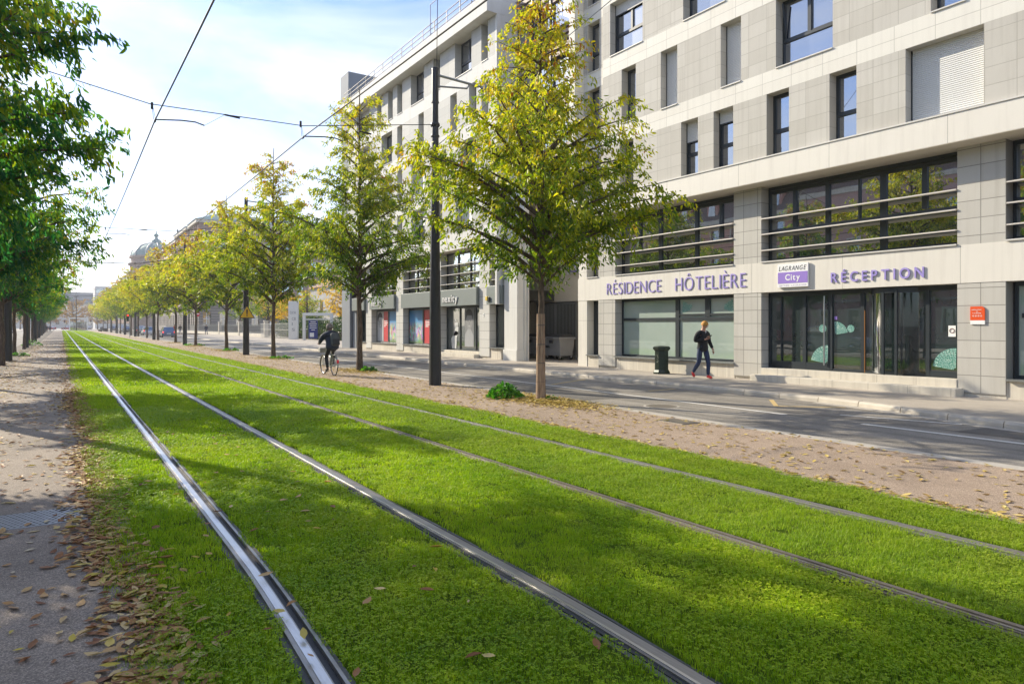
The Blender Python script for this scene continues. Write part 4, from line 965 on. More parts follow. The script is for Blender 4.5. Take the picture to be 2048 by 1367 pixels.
L2 = tree('street_tree', 'second dark green tree of the left row, spreading over the left path', 'tree', (-2.12,24.4,0), 22, M['leaf_left'], H=10.0, group=GL, zb=2.7, Rm=3.35, nb=84, tw=17, lf=28, L0=.145, droop=.85, tint_lo=.08)
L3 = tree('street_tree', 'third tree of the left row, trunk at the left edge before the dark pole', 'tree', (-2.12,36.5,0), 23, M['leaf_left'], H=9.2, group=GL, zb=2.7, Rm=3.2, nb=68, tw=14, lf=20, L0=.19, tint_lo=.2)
lyl = ['fourth tree of the left row, its trunk just right of the nearest dark pole', 'fifth tree of the left row, its trunk just left of the second dark pole', 'sixth tree of the left row, its trunk at the white board']
for k, y in enumerate([47.6,60.1,72,83,95,107,120,133,147,163,180,198,218,240]):
    lab = lyl[k] if k < 3 else 'hazy distant street tree at the far end of the left hand row'
    dup(L3, (-2.2-.008*max(0,y-60), y, 0), 1.1*k, .92+.1*rnd.random(), lab, GL if k < 3 else 'distant street trees at the far end of the left row')

# weeds at the foot of the trees
def weed(name, label, x, y, n, rad, hgt, seed, L0=.10):
    r = np.random.RandomState(seed); root = thing(name, label, 'plant', (x,y,0), 0, 'green weeds at the tree feet'); st = MB(); P = []; D = []
    for k in range(n):
        a = r.uniform(0,6.28); q = math.sqrt(r.uniform())*rad; h = hgt*(1-(q/rad)**1.8)*r.uniform(.5,1.1)+.03
        p = np.array([x+q*math.cos(a), y+q*math.sin(a)*1.15, h]); P.append(p); D.append([math.cos(a)*.8+r.normal(0,.35), math.sin(a)*.8+r.normal(0,.35), r.uniform(-.25,.45)])
        if k % 3 == 0: st.tube([(x+.4*q*math.cos(a), y+.4*q*math.sin(a), 0),(p[0],p[1],p[2])],[.004,.003],4,caps=False)
    L_ = L0*r.uniform(.6,1.3,n); V, F = leaves(np.array(P), np.array(D), L_, L_*r.uniform(.75,1.0,n), r, .2)
    c = npmesh('foliage', V - np.array([x,y,0]), F, M['leaf_weed'], root, smooth=False); st.build('stems', M['leaf_weed'], root); return root
weed('weed_clump', 'bushy bright green weed left of the reed wrapped trunk', 8.75, 13.55, 330, .36, .30, 1)
weed('weed_clump', 'small green weed right of the second tree trunk', 9.55, 24.1, 110, .24, .17, 2)
weed('weed_clump', 'tiny green weed tuft against the reed wrapped trunk', 9.38, 12.55, 30, .12, .10, 3, .06)
weed('weed_clump', 'low green weed patch at the third tree', 9.5, 35.9, 140, .55, .10, 4)
weed('weed_clump', 'low green weed patch at the fourth tree', 9.5, 48.6, 120, .5, .14, 5)
weed('weed_clump', 'low green weed patch beside the dark pole of the fifth tree', 9.4, 63.3, 140, .9, .13, 6)
weed('weed_clump', 'green weed at the trunk of the left row behind the first dark pole', -1.95, 46.9, 120, .45, .22, 7)
weed('weed_clump', 'green weed at the far trunks of the left row', -2.0, 69.5, 140, .7, .5, 8)

# ------------------------------------------------------------------ poles, lamp, wires
def pole_obj(name, label, x, y, lamp, group=None):
    root = thing(name, label, 'lamp post' if lamp else 'pole', (x,y,0), 0, group); m = MB()
    m.tube([(x,y,-.05),(x,y,3.25)], [.183,.152], 12, smooth=False); m.build('pole', M['dark_metal'], root)
    m = MB(); m.tube([(x,y,3.25),(x,y,3.28)], [.158,.158], 12, smooth=False); m.tube([(x,y,3.28),(x,y,7.0),(x,y,8.1)], [.147,.105,.092], 12, smooth=False)
    m.tube([(x,y,8.1),(x,y,8.14)], [.115,.115], 12, smooth=False); m.tube([(x,y,8.14),(x,y,9.05)], [.102,.098], 12, smooth=False); m.lathe([(.104,9.05),(.104,9.1),(0,9.15)], (x,y,0), 12); m.build('upper_pole', M['dark_metal'], root)
    m = MB(); m.lathe([(.12,7.42),(.135,7.45),(.135,7.5),(.12,7.53)], (x,y,0), 12); m.lathe([(.12,7.12),(.13,7.15),(.12,7.18)], (x,y,0), 12); m.lathe([(.12,6.55),(.13,6.58),(.12,6.61)], (x,y,0), 12); m.build('collar', M['dark_metal'], root)
    if lamp:
        m = MB(); m.tube([(x+.09,y,8.92),(x+1.5,y,8.86)], .035, 8); m.tube([(x+.09,y,8.60),(x+1.05,y,8.72),(x+1.15,y,8.875)], .026, 8); a = m.build('lamp_arm', M['sill_dark'], root)
        h = MB(); c = (x+1.88, y, 8.82)
        vs = []; fs = []; prof = [(.0,.14),(.16,.125),(.28,.08),(.33,.02),(.34,-.03)]
        n = 24
        for r_, z in prof:
            for j in range(n): vs.append((c[0]+r_*1.15*math.cos(2*math.pi*j/n), c[1]+r_*.72*math.sin(2*math.pi*j/n), c[2]+z))
        for i in range(len(prof)-1):
            for j in range(n): fs.append((i*n+j, i*n+(j+1)%n, (i+1)*n+(j+1)%n, (i+1)*n+j))
        h.add(vs, fs, 0, True); h.tube([(x+1.5,y,8.86),(x+1.66,y,8.86)], [.05,.06], 8); hd = h.build('lamp_head', M['sill_dark'], root)
        h = MB(); vs = []; fs = []
        for r_, z in ((.31,-.031),(.26,-.065),(.14,-.085),(0.001,-.09)):
            for j in range(n): vs.append((c[0]+r_*1.15*math.cos(2*math.pi*j/n), c[1]+r_*.72*math.sin(2*math.pi*j/n), c[2]+z))
        for i in range(3):
            for j in range(n): fs.append((i*n+j, i*n+(j+1)%n, (i+1)*n+(j+1)%n, (i+1)*n+j))
        h.add(vs, fs, 0, True); h.build('lamp_glass', simple('lamp bowl', (.52,.52,.48), .2), hd)
    return root
GP = 'black tapered tramway poles'
p1 = pole_obj('lamp_post', 'nearest black tapered lamp post at the road edge, in front of the shop door', 8.98, 17.6, True, GP)
p2 = dup(p1, (8.95,41.5,0), 0, 1.0, 'black lamp post carrying the yellow warning sign', GP)
dup(p1, (9.0,65.3,0), 0, 1.0, 'black lamp post between the fifth and sixth right hand trees', GP)
dup(p1, (9.1,90,0), 0, 1.0, 'black lamp post beside the silver blue car', GP)
for y in (116.6,140,165,190): dup(p1, (9.3+.01*(y-116),y,0), 0, 1.0, 'distant black pole among the far trees of the right hand row', 'distant black poles in the right row')
q1 = pole_obj('tram_pole', 'nearest thick black pole of the left row at the left photo edge', -2.13, 40.8, False, GP)
dup(q1, (-2.15,17.6,0), 0, 1.0, 'black pole of the left row left of the camera view', GP)
dup(q1, (-2.22,63.9,0), 0, 1.0, 'second thick black pole of the left row', GP)
for y in (88,112,138,164,190): dup(q1, (-2.3-.008*(y-88),y,0), 0, 1.0, 'distant black pole among the far trees of the left row', 'distant black poles in the left row')
GW = 'overhead tram wires'
def wire(name, label, pts, rad=.008, mat=None, extra=None):
    root = thing(name, label, 'wire', pts[0], 0, GW); m = MB(); m.tube(pts, rad, 6); m.build('cable', mat or M['black'], root); return root
def sag(a, b_, s, n=9):
    a = np.array(a); b_ = np.array(b_); return [tuple(a+(b_-a)*t-np.array([0,0,4*s*t*(1-t)])) for t in np.linspace(0,1,n)]
SP = [17.6,41.2,64.6,88.5,114,140,165,190]
c1 = [(1.86+(.12 if i%2 else -.06), y, 6.42) for i, y in enumerate(SP)]
pts = [(1.86,-8,6.35)] 
for a, b_ in zip([(1.9,-6.4,6.42)]+c1[:-1], c1): pts += sag(a, b_, .05, 5)[1:]
wire('contact_wire', 'left overhead contact wire running along the left track', pts, .015)
c2 = [(5.25+(.12 if i%2 else -.06), y, 6.55) for i, y in enumerate(SP)]; pts = [(5.3,-8,6.5)]
for a, b_ in zip([(5.3,-6.4,6.55)]+c2[:-1], c2): pts += sag(a, b_, .05, 5)[1:]
wire('contact_wire', 'right overhead contact wire running along the right track', pts, .015)
for i, y in enumerate(SP):
    near = i == 0
    lab = ('nearest span wire slung between the two rows of poles' if near else 'second span wire slung across the tracks at the warning sign post' if i == 1 else 'distant thin span wire slung across the tracks')
    a = (-2.13-.008*max(0,y-60), y, 7.48); b_ = (8.95, y, 7.48)
    root = thing('span_wire', lab, 'wire', a, 0, GW); m = MB()
    P0 = [a, (1.7,y,6.78), (5.2,y,6.84), b_]; m.tube(P0, .011 if near else (.014 if y < 60 else .026), 6); m.build('cable', M['black'], root)
    for cx in (c1[i], c2[i]):
        arm = MB(); x0, z0 = cx[0], cx[2]
        arm.tube([(x0,y,z0+.02),(x0+.55,y,z0+.09),(x0+.85,y,z0+.10),(x0+1.05,y,z0+.05)], .016, 6); arm.tube([(x0+1.05,y,z0+.05),(x0+1.5,y,z0+.38)], .005, 5)
        arm.tube([(x0-.03,y,z0+.02),(x0-.06,y,z0+.36)], .006, 5); arm.tube([(x0+.01,y,z0+.02),(x0-.05,y,z0+.36)], .005, 5); arm.build('registration_arm', M['black'], root)
        MB().tube([(x0-.06,y,z0+.25),(x0-.06,y,z0+.40)], .028, 8).build('insulator', M['black'], root); MB().tube([(x0+1.5,y,z0+.385),(x0+1.85,y,z0+.36)], .022, 8).build('insulator', M['black'], root); MB().tube([(x0,y-.05,z0-.02),(x0,y+.05,z0-.02)], .025, 6).build('wire_clamp', M['black'], root)
wire('stay_wire', 'pale stay wire running from the lamp post up to the hotel facade', [(9.05,17.55,6.9),(12,13.5,10.2),(16.6,7.2,15.3)], .012, M['sill_dark'])
wire('stay_wire', 'thin dark cable rising from the lamp post to the top of the picture', sag((8.98,17.55,7.5),(7.2,13.9,12.6),.15), .010)

# ------------------------------------------------------------------ signs and street furniture
yl = simple('signal yellow', (.80,.50,.02), .45)
ws = thing('warning_sign', 'yellow triangular warning sign with exclamation mark on the black pole', 'sign', (8.95,41.3,2.2))
m = MB(); c = np.array([8.95,41.27,2.38])
tri = lambda s, yo: [(c[0]-.44*s, 41.27+yo, c[2]-.26*s), (c[0]+.44*s, 41.27+yo, c[2]-.26*s), (c[0], 41.27+yo, c[2]+.50*s)]
m.prism(tri(1.0,0), (0,.02,0)); m.build('border', M['navy_ink'], ws)
m = MB(); m.prism(tri(.84,-.004), (0,.003,0)); m.build('face', yl, ws)
m = MB(); m.prism([(c[0]-.03,41.262,c[2]-.03),(c[0]+.03,41.262,c[2]-.03),(c[0]+.045,41.262,c[2]+.24),(c[0]-.045,41.262,c[2]+.24)],(0,.003,0)); m.build('mark', M['navy_ink'], ws)
m = MB(); m.lathe([(0,-.003),(.04,-.003),(.04,0),(0,0)], (c[0],41.265,c[2]-.10), 12, axis='y', smooth=False); m.build('mark_dot', M['navy_ink'], ws)
def lathe_oct(m, prof, c): m.lathe(prof, c, 8, smooth=False, a0=math.pi/8)
lb = thing('litter_bin', 'dark green octagonal litter bin on the pavement before the frosted window', 'bin', (16.72,16.25,.105)); gp = simple('dark green iron', (.018,.030,.020), .32, .2, .25, 6, .2, 50)
m = MB(); lathe_oct(m, [(.29,0),(.29,.06),(.245,.13),(.235,.14),(.235,.76),(.26,.78),(.26,.80),(.0,.80)], (16.72,16.25,.105)); m.build('body', gp, lb)
m = MB(); lathe_oct(m, [(.24,.50),(.248,.50),(.248,.53),(.24,.53)], (16.72,16.25,.105)); m.build('band', gp, lb)
m = MB(); lathe_oct(m, [(.28,.80),(.305,.83),(.305,.875),(.26,.91),(.14,.93),(.12,.915),(.0,.915)], (16.72,16.25,.105)); m.build('lid', gp, lb)
m = MB(); 
for dy, z in ((-.03,.5),(-.05,.44),(-.02,.38),(-.06,.33),(-.03,.28)): m.tube([(16.503,16.25+dy-.02,.2+z),(16.50,16.25+dy+.01,.225+z),(16.503,16.25+dy+.03,.21+z)], .004, 4)
m.build('graffiti', M['sill'], lb)
def wheelie(name, label, x, y, group):
    root = thing(name, label, 'waste bin', (x,y,.105), 0, group); pl = simple('bin plastic grey', (.30,.303,.31), .5, 0, .15, 5); dk = simple('bin plastic dark', (.04,.042,.045), .5, 0, .2, 5)
    m = MB(); z0 = .105
    b = [(x-.33,y-.56,z0+.20),(x+.38,y-.56,z0+.20),(x+.38,y+.56,z0+.20),(x-.33,y+.56,z0+.20)]; t_ = [(x-.43,y-.64,z0+1.0),(x+.45,y-.64,z0+1.0),(x+.45,y+.64,z0+1.0),(x-.43,y+.64,z0+1.0)]
    m.add(b+t_, [(0,3,2,1),(0,1,5,4),(1,2,6,5),(2,3,7,6),(3,0,4,7)]); m.add(t_, [(0,1,2,3)]); m.build('body', pl, root)
    m = MB(); m.bbox(x-.50,x-.40,y-.69,y+.69,z0+.96,z0+1.06,.02); m.bbox(x+.40,x+.50,y-.69,y+.69,z0+.96,z0+1.06,.02); m.bbox(x-.42,x+.42,y-.69,y-.61,z0+.96,z0+1.06,.02); m.bbox(x-.42,x+.42,y+.61,y+.69,z0+.96,z0+1.06,.02); m.build('rim', pl, root)
    m = MB(); n = 7; vs = []; fs = []
    for i in range(n+1):
        a = math.pi*i/n; vs += [(x-.46*math.cos(a), y-.66, z0+1.06+.14*math.sin(a)), (x-.46*math.cos(a), y+.66, z0+1.06+.14*math.sin(a))]
    for i in range(n): fs.append((2*i,2*i+1,2*i+3,2*i+2))
    m.add(vs, fs+[tuple(range(0,2*n+2,2)), tuple(range(1,2*n+2,2))[::-1]], 0, False); m.build('lid', dk, root)
    m = MB(); m.bbox(x-.47,x-.40,y-.12,y+.12,z0+.78,z0+.92,.015); m.bbox(x-.45,x-.37,y+.18,y+.42,z0+.56,z0+.68,.015); m.bbox(x-.52,x-.45,y-.25,y+.25,z0+.99,z0+1.02,.01); m.build('handle', dk, root)
    for sx in (-.30,.34):
        for sy in (-.50,.50):
            w = MB(); w.lathe([(.0,-.03),(.095,-.03),(.10,-.02),(.10,.02),(.095,.03),(0,.03)], (x+sx,y+sy,z0+.10), 16, axis='y'); ww = w.build('wheel', M['black'], root); w = MB(); w.bbox(x+sx-.04,x+sx+.04,y+sy-.05,y+sy+.05,z0+.11,z0+.21,.008); w.build('fork', M['steel'], ww)
    return root
wheelie('wheeled_bin', 'grey four wheeled waste bin standing right of the tree trunk by the hotel corner', 19.5, 25.55, 'wheeled waste bins')
wheelie('wheeled_bin', 'grey four wheeled waste bin standing behind the reed wrapped trunk, near the drainpipe', 19.6, 27.35, 'wheeled waste bins')
# ------------------------------------------------------------------ people
def skin(name, nodes, edges, mat, parent, sub=2, rootk=None):
    keys = list(nodes); idx = {k: i for i, k in enumerate(keys)}
    me = bpy.data.meshes.new(name); me.from_pydata([nodes[k][:3] for k in keys], [(idx[a], idx[b_]) for a, b_ in edges], [])
    o = bpy.data.objects.new(name, me); COL.objects.link(o)
    o.modifiers.new('skin', 'SKIN'); 
    if not me.skin_vertices:
        bm = bmesh.new(); bm.from_mesh(me); bm.verts.layers.skin.verify(); bm.to_mesh(me); bm.free()
    for k, i in idx.items():
        sv = me.skin_vertices[0].data[i]; r = nodes[k][3]; sv.radius = r if hasattr(r, '__len__') else (r, r); sv.use_root = (k == (rootk or keys[0]))
    sd = o.modifiers.new('sub', 'SUBSURF'); sd.levels = sub; sd.render_levels = sub
    dg = bpy.context.evaluated_depsgraph_get(); dg.update()
    m2 = bpy.data.meshes.new_from_object(o.evaluated_get(dg)); bpy.data.objects.remove(o); bpy.data.meshes.remove(me)
    m2.materials.clear(); m2.materials.append(mat); m2.name = name
    m2.polygons.foreach_set('use_smooth', np.ones(len(m2.polygons), bool))
    o = bpy.data.objects.new(name, m2); COL.objects.link(o); o.parent = parent; return o
def loc_build(mb, name, mat, parent):
    o = mb.build(name, mat, None); o.parent = parent; return o
SKIN = simple('skin', (.52,.28,.19), .5, 0, .06, 8)
SKIN_D = simple('shaded skin', (.36,.19,.13), .5, 0, .06, 8)
def lerp(a, b_, t): return tuple(np.array(a)*(1-t)+np.array(b_)*t)
def person(label, loc, rz, J, cols, hair=None, hood=None, group=None, fingers=True, sc=1.0, skinmat=None, bk=1.0):
    """J: joints in metres, x right, y forward; the figure is one skinned body with clothes over it"""
    root = thing('person', label, 'person', loc, rz, group); sm = skinmat or SKIN
    n = {}; e = []
    pel, che, nek, hed = J['pelvis'], J['chest'], J['neck'], J['head']
    n['p'] = (*pel,.085); n['w'] = (*lerp(pel,che,.5),.10); n['c'] = (*che,(.13,.10)); n['s'] = (*lerp(che,nek,.45),(.085,.07)); n['n'] = (*nek,.055)
    hd = nrm(np.array(hed)-np.array(nek)); fw = np.array(J.get('face', (0,1,0)), float)
    n['h0'] = (*lerp(nek,hed,.55),.066); n['h1'] = (*(np.array(hed)+fw*.012),(.082,.092)); n['h2'] = (*(np.array(hed)+hd*.09),(.070,.082))
    e += [('p','w'),('w','c'),('c','s'),('s','n'),('n','h0'),('h0','h1'),('h1','h2')]
    for s in 'rl':
        n['hip'+s] = (*J['hip'+s],.066); n['kn'+s] = (*J['knee'+s],.056); n['cf'+s] = (*lerp(J['knee'+s],J['ankle'+s],.3),.054); n['an'+s] = (*J['ankle'+s],.037); n['to'+s] = (*J['toe'+s],.032)
        e += [('p','hip'+s),('hip'+s,'kn'+s),('kn'+s,'cf'+s),('cf'+s,'an'+s),('an'+s,'to'+s)]
        n['sh'+s] = (*(np.array(J['sho'+s])+np.array([0,0,-.06])),.036); n['el'+s] = (*J['elbow'+s],.036); n['wr'+s] = (*J['wrist'+s],.027)
        e += [('s','sh'+s),('sh'+s,'el'+s),('el'+s,'wr'+s)]
        d = nrm(np.array(J['wrist'+s])-np.array(J['elbow'+s])); hdir = nrm(np.array(J.get('hand'+s, d)))
        pal = np.array(J['wrist'+s])+hdir*.06; n['pa'+s] = (*pal,(.034,.018)); e += [('wr'+s,'pa'+s)]
    body = skin('body', n, e, sm, root, 2)
    if fingers:
        for s in 'rl':
            d = nrm(np.array(J['wrist'+s])-np.array(J['elbow'+s])); hdir = nrm(np.array(J.get('hand'+s, d))); side = np.array(J.get('palmside'+s, (0,1,0)), float); side = nrm(side-hdir*np.dot(side,hdir)); pn = np.cross(hdir, side)*(1 if s == 'r' else -1)
            base = np.array(J['wrist'+s])+hdir*.085; cu = J.get('curl'+s, .5)
            for k in range(4):
                L_ = (.070,.080,.074,.058)[k]; b0 = base+side*(-.030+.020*k); f = {}; q = b0-hdir*.02; dd = hdir.copy(); f['0'] = (*q,.009)
                for j in range(3):
                    q = q+dd*L_*(.42,.33,.25)[j]*1.2; f[str(j+1)] = (*q,(.009,.008,.007)[j]); dd = nrm(dd*math.cos(cu)-pn*math.sin(cu))
                skin('finger', f, [('0','1'),('1','2'),('2','3')], sm, body, 1)
            q = np.array(J['wrist'+s])+hdir*.035-side*.025; f = {'0': (*q,.011), '1': (*(q-side*.025+hdir*.025),.010), '2': (*(q-side*.03+hdir*.055-pn*.015),.008)}
            skin('thumb', f, [('0','1'),('1','2')], sm, body, 1)
    # face
    hc = np.array(hed); rt = nrm(np.cross(fw, hd)); up = nrm(np.cross(rt, fw))
    m = MB(); tip = hc+fw*.118-up*.015; m.tube([hc+fw*.088+up*.025, hc+fw*.104+up*.0, tip], [.009,.012,.013], 6); loc_build(m, 'nose', sm, body)
    for s in (-1,1):
        m = MB(); c = hc+rt*s*.034+fw*.092+up*.022; m.lathe([(.0,-.008),(.010,-.003),(.012,0),(.008,.006),(0,.008)], c, 8); loc_build(m, 'eye', M['navy_ink'], body)
        m = MB(); c = hc+rt*s*.088+up*.005; m.tube([c-up*.025+fw*.01, c, c+up*.03-fw*.005], [.010,.014,.010], 6); loc_build(m, 'ear', sm, body)
    m = MB(); m.tube([hc+fw*.096-up*.045-rt*.022, hc+fw*.101-up*.044, hc+fw*.096-up*.045+rt*.022], .006, 5); loc_build(m, 'mouth', simple('lips', (.38,.14,.11), .5), body)
    # clothes
    jn = {'b': (*(np.array(pel)+np.array([0,0,-.15])),(.205*bk,.165*bk)), 'p': (*lerp(pel,che,.1),(.178*bk,.142*bk)), 'w': (*lerp(pel,che,.5),(.170*bk,.138*bk)), 'c': (*che,(.188*bk,.148*bk)), 's': (*lerp(che,nek,.70),(.115*bk,.10*bk)), 'n': (*lerp(che,nek,.95),.078*bk)}
    je = [('b','p'),('p','w'),('w','c'),('c','s'),('s','n')]
    for s in 'rl':
        jn['sh'+s] = (*(np.array(J['sho'+s])+np.array([0,0,-.055])),.080*bk); jn['m'+s] = (*lerp(J['sho'+s],J['elbow'+s],.5),.074*bk); jn['el'+s] = (*J['elbow'+s],.065*bk); jn['wr'+s] = (*lerp(J['elbow'+s],J['wrist'+s],.93),.044)
        je += [('s','sh'+s),('sh'+s,'m'+s),('m'+s,'el'+s),('el'+s,'wr'+s)]
    jk = skin('jacket', jn, je, cols['jacket'], root, 2)
    tn = {'p': (*lerp(pel,che,-.06),(.105,.10))}; te = []
    for s in 'rl':
        tn['hip'+s] = (*J['hip'+s],.084); tn['th'+s] = (*lerp(J['hip'+s],J['knee'+s],.5),.088); tn['kn'+s] = (*J['knee'+s],.068); tn['cf'+s] = (*lerp(J['knee'+s],J['ankle'+s],.4),.064); tn['an'+s] = (*lerp(J['knee'+s],J['ankle'+s],.95),.048)
        te += [('p','hip'+s),('hip'+s,'th'+s),('th'+s,'kn'+s),('kn'+s,'cf'+s),('cf'+s,'an'+s)]
    skin('trousers', tn, te, cols['trousers'], root, 2)
    for s in 'rl':
        a, t_ = np.array(J['ankle'+s]), np.array(J['toe'+s]); heel = a+nrm(a-t_)*.035+np.array([0,0,-.035]); 
        skin('shoe', {'h': (*heel,.046), 'a': (*(a+np.array([0,0,.01])),.050), 'm': (*lerp(a,t_,.55),.046), 't': (*t_,(.046,.032))}, [('h','a'),('a','m'),('m','t')], cols['shoes'], root, 2)
    if hair is not None:
        m = MB(); r = np.random.RandomState(4); vs = []; fs = []; nu, nv = 16, 9
        for i in range(nv):
            ph = math.pi*.60*i/(nv-1)
            for j in range(nu):
                th = 2*math.pi*j/nu; fr = math.cos(th)
                pc = ph*(1-.30*max(0,fr)); q = (rt*math.sin(th)*.094+fw*math.cos(th)*.106)*math.sin(pc)+up*(.112*math.cos(pc)+.018)
                vs.append(hc+q*(1+r.uniform(-.03,.08)))
        for i in range(nv-1):
            for j in range(nu): fs.append((i*nu+j, i*nu+(j+1)%nu, (i+1)*nu+(j+1)%nu, (i+1)*nu+j))
        m.add(vs, fs, 0, True); loc_build(m, 'hair', hair, root)
    if hood is not None:
        skin('hat', {'z': (*(hc-up*.10-fw*.05),(.12,.115)), 'y': (*(hc-up*.02-fw*.03),(.125,.125)), 'a': (*(hc+up*.04-fw*.015),(.118,.122)), 'b': (*(hc+up*.10-fw*.012),(.095,.10)), 'c': (*(hc+up*.135-fw*.015),.05)}, [('z','y'),('y','a'),('a','b'),('b','c')], hood, root, 2)
    if sc != 1.0: root.scale = (sc,sc,sc)
    return root
ball = lambda n, c: simple(n, c, .8, 0, .25, 12, .2, 60)
black_cloth = ball('black cloth', (.012,.014,.018)); navy = ball('navy cloth', (.014,.022,.045)); denim = ball('navy jeans', (.030,.045,.10))
JW = dict(pelvis=(0,0,.95), chest=(0,-.0,1.27), neck=(0,.03,1.49), head=(0,.085,1.615), face=nrm((-.28,.88,-.42)),
    hipr=(.095,-.01,.90), kneer=(.095,-.06,.50), ankler=(.10,-.33,.175), toer=(.10,-.25,.045), hipl=(-.095,.01,.90), kneel=(-.10,.14,.49), anklel=(-.10,.12,.085), toel=(-.11,.30,.045),
    shor=(.185,.0,1.42), elbowr=(.25,-.05,1.13), wristr=(.06,.215,1.20), handr=(-.35,.75,.45), curlr=.65, palmsider=(0.2,.2,-.9),
    shol=(-.185,.0,1.42), elbowl=(-.245,.0,1.13), wristl=(-.27,.14,.90), handl=(0,.3,-.95), curll=.35, palmsidel=(0,1,.2))
walker = person('man in black jacket and red shoes looking at his phone on the pavement', (16.05,13.92,.105), R(172), JW, dict(jacket=ball('black jacket', (.012,.013,.015)), trousers=denim, shoes=simple('red shoe', (.62,.02,.02), .5)), hair=simple('ginger blond hair', (.50,.24,.04), .7, 0, .4, 60, .6, 90))
m = MB(); m.tube([(-.05,.07,1.44),(0,.105,1.34)], [.03,.02], 6); loc_build(m, 'shirt_collar', M['white_sign'], walker)
ph = thing('phone', 'dark phone held up by the man with red shoes', 'phone', (0,0,0)); m = MB(); m.bbox(-.036,.036,-.006,.006,-.075,.075,.004); loc_build(m, 'case', M['black'], ph); m = MB(); m.box(-.032,.032,-.0075,-.0062,-.068,.068); loc_build(m, 'screen', simple('phone screen', (.03,.04,.06), .1), ph)
wm = Matrix.Translation((16.05,13.92,.105)) @ Matrix.Rotation(R(172),4,'Z'); pp = wm @ Vector((.005,.315,1.275)); ph.location = pp; ph.rotation_euler = (R(-50),0,R(172)+.3)

JC = dict(pelvis=(0,-.02,1.0), chest=(0,.12,1.30), neck=(0,.24,1.52), head=(-.01,.30,1.65), face=(-.05,.99,-.1),
    hipr=(.10,.0,.97), kneer=(.13,.36,.80), ankler=(.12,.22,.42), toer=(.12,.38,.37), hipl=(-.10,.0,.97), kneel=(-.13,.26,.62), anklel=(-.13,.12,.22), toel=(-.13,.28,.17),
    shor=(.20,.18,1.44), elbowr=(.31,.30,1.20), wristr=(.27,.55,1.08), handr=(0,.9,-.1), curlr=.9, palmsider=(1,0,0),
    shol=(-.20,.18,1.44), elbowl=(-.31,.30,1.20), wristl=(-.27,.55,1.08), handl=(0,.9,-.1), curll=.9, palmsidel=(-1,0,0))
BY = (7.74,22.66)
RB = R(1)
cyc = person('cyclist in dark navy jacket with a grey backpack, riding away on the reddish path', (BY[0],BY[1]+.18,0), RB, JC, dict(jacket=navy, trousers=ball('black trousers', (.010,.010,.011)), shoes=M['black']), hood=ball('grey beige hood', (.17,.14,.12)), skinmat=SKIN_D, bk=1.3)
skin('hood_collar', {'a': (0,.15,1.50,(.14,.10)), 'b': (0,.10,1.42,(.13,.08))}, [('a','b')], navy, cyc, 2)
bp = thing('backpack', 'grey backpack on the back of the cyclist', 'backpack', (BY[0],BY[1]+.18,0), RB); g1 = ball('grey backpack cloth', (.075,.085,.09))
def rounded(m, c, sx, sy, sz, b=.06):
    m.bbox(c[0]-sx,c[0]+sx,c[1]-sy,c[1]+sy,c[2]-sz,c[2]+sz,b)
m = MB(); rounded(m, (0,0,0), .15,.09,.225,.07); o = loc_build(m, 'bag', g1, bp); o.location = (.04,-.14,1.24); o.rotation_euler = (R(-16),0,0)
m = MB(); rounded(m, (0,0,0), .12,.035,.11,.03); o = loc_build(m, 'front_pocket', ball('dark backpack cloth', (.03,.033,.035)), bp); o.location = (.04,-.255,1.15); o.rotation_euler = (R(-16),0,0)
for s in (-1,1):
    m = MB(); m.tube([(.05+s*.10,.26,1.55),(.05+s*.13,.33,1.40),(.05+s*.12,.22,1.12)], .02, 6); loc_build(m, 'strap', g1, bp)
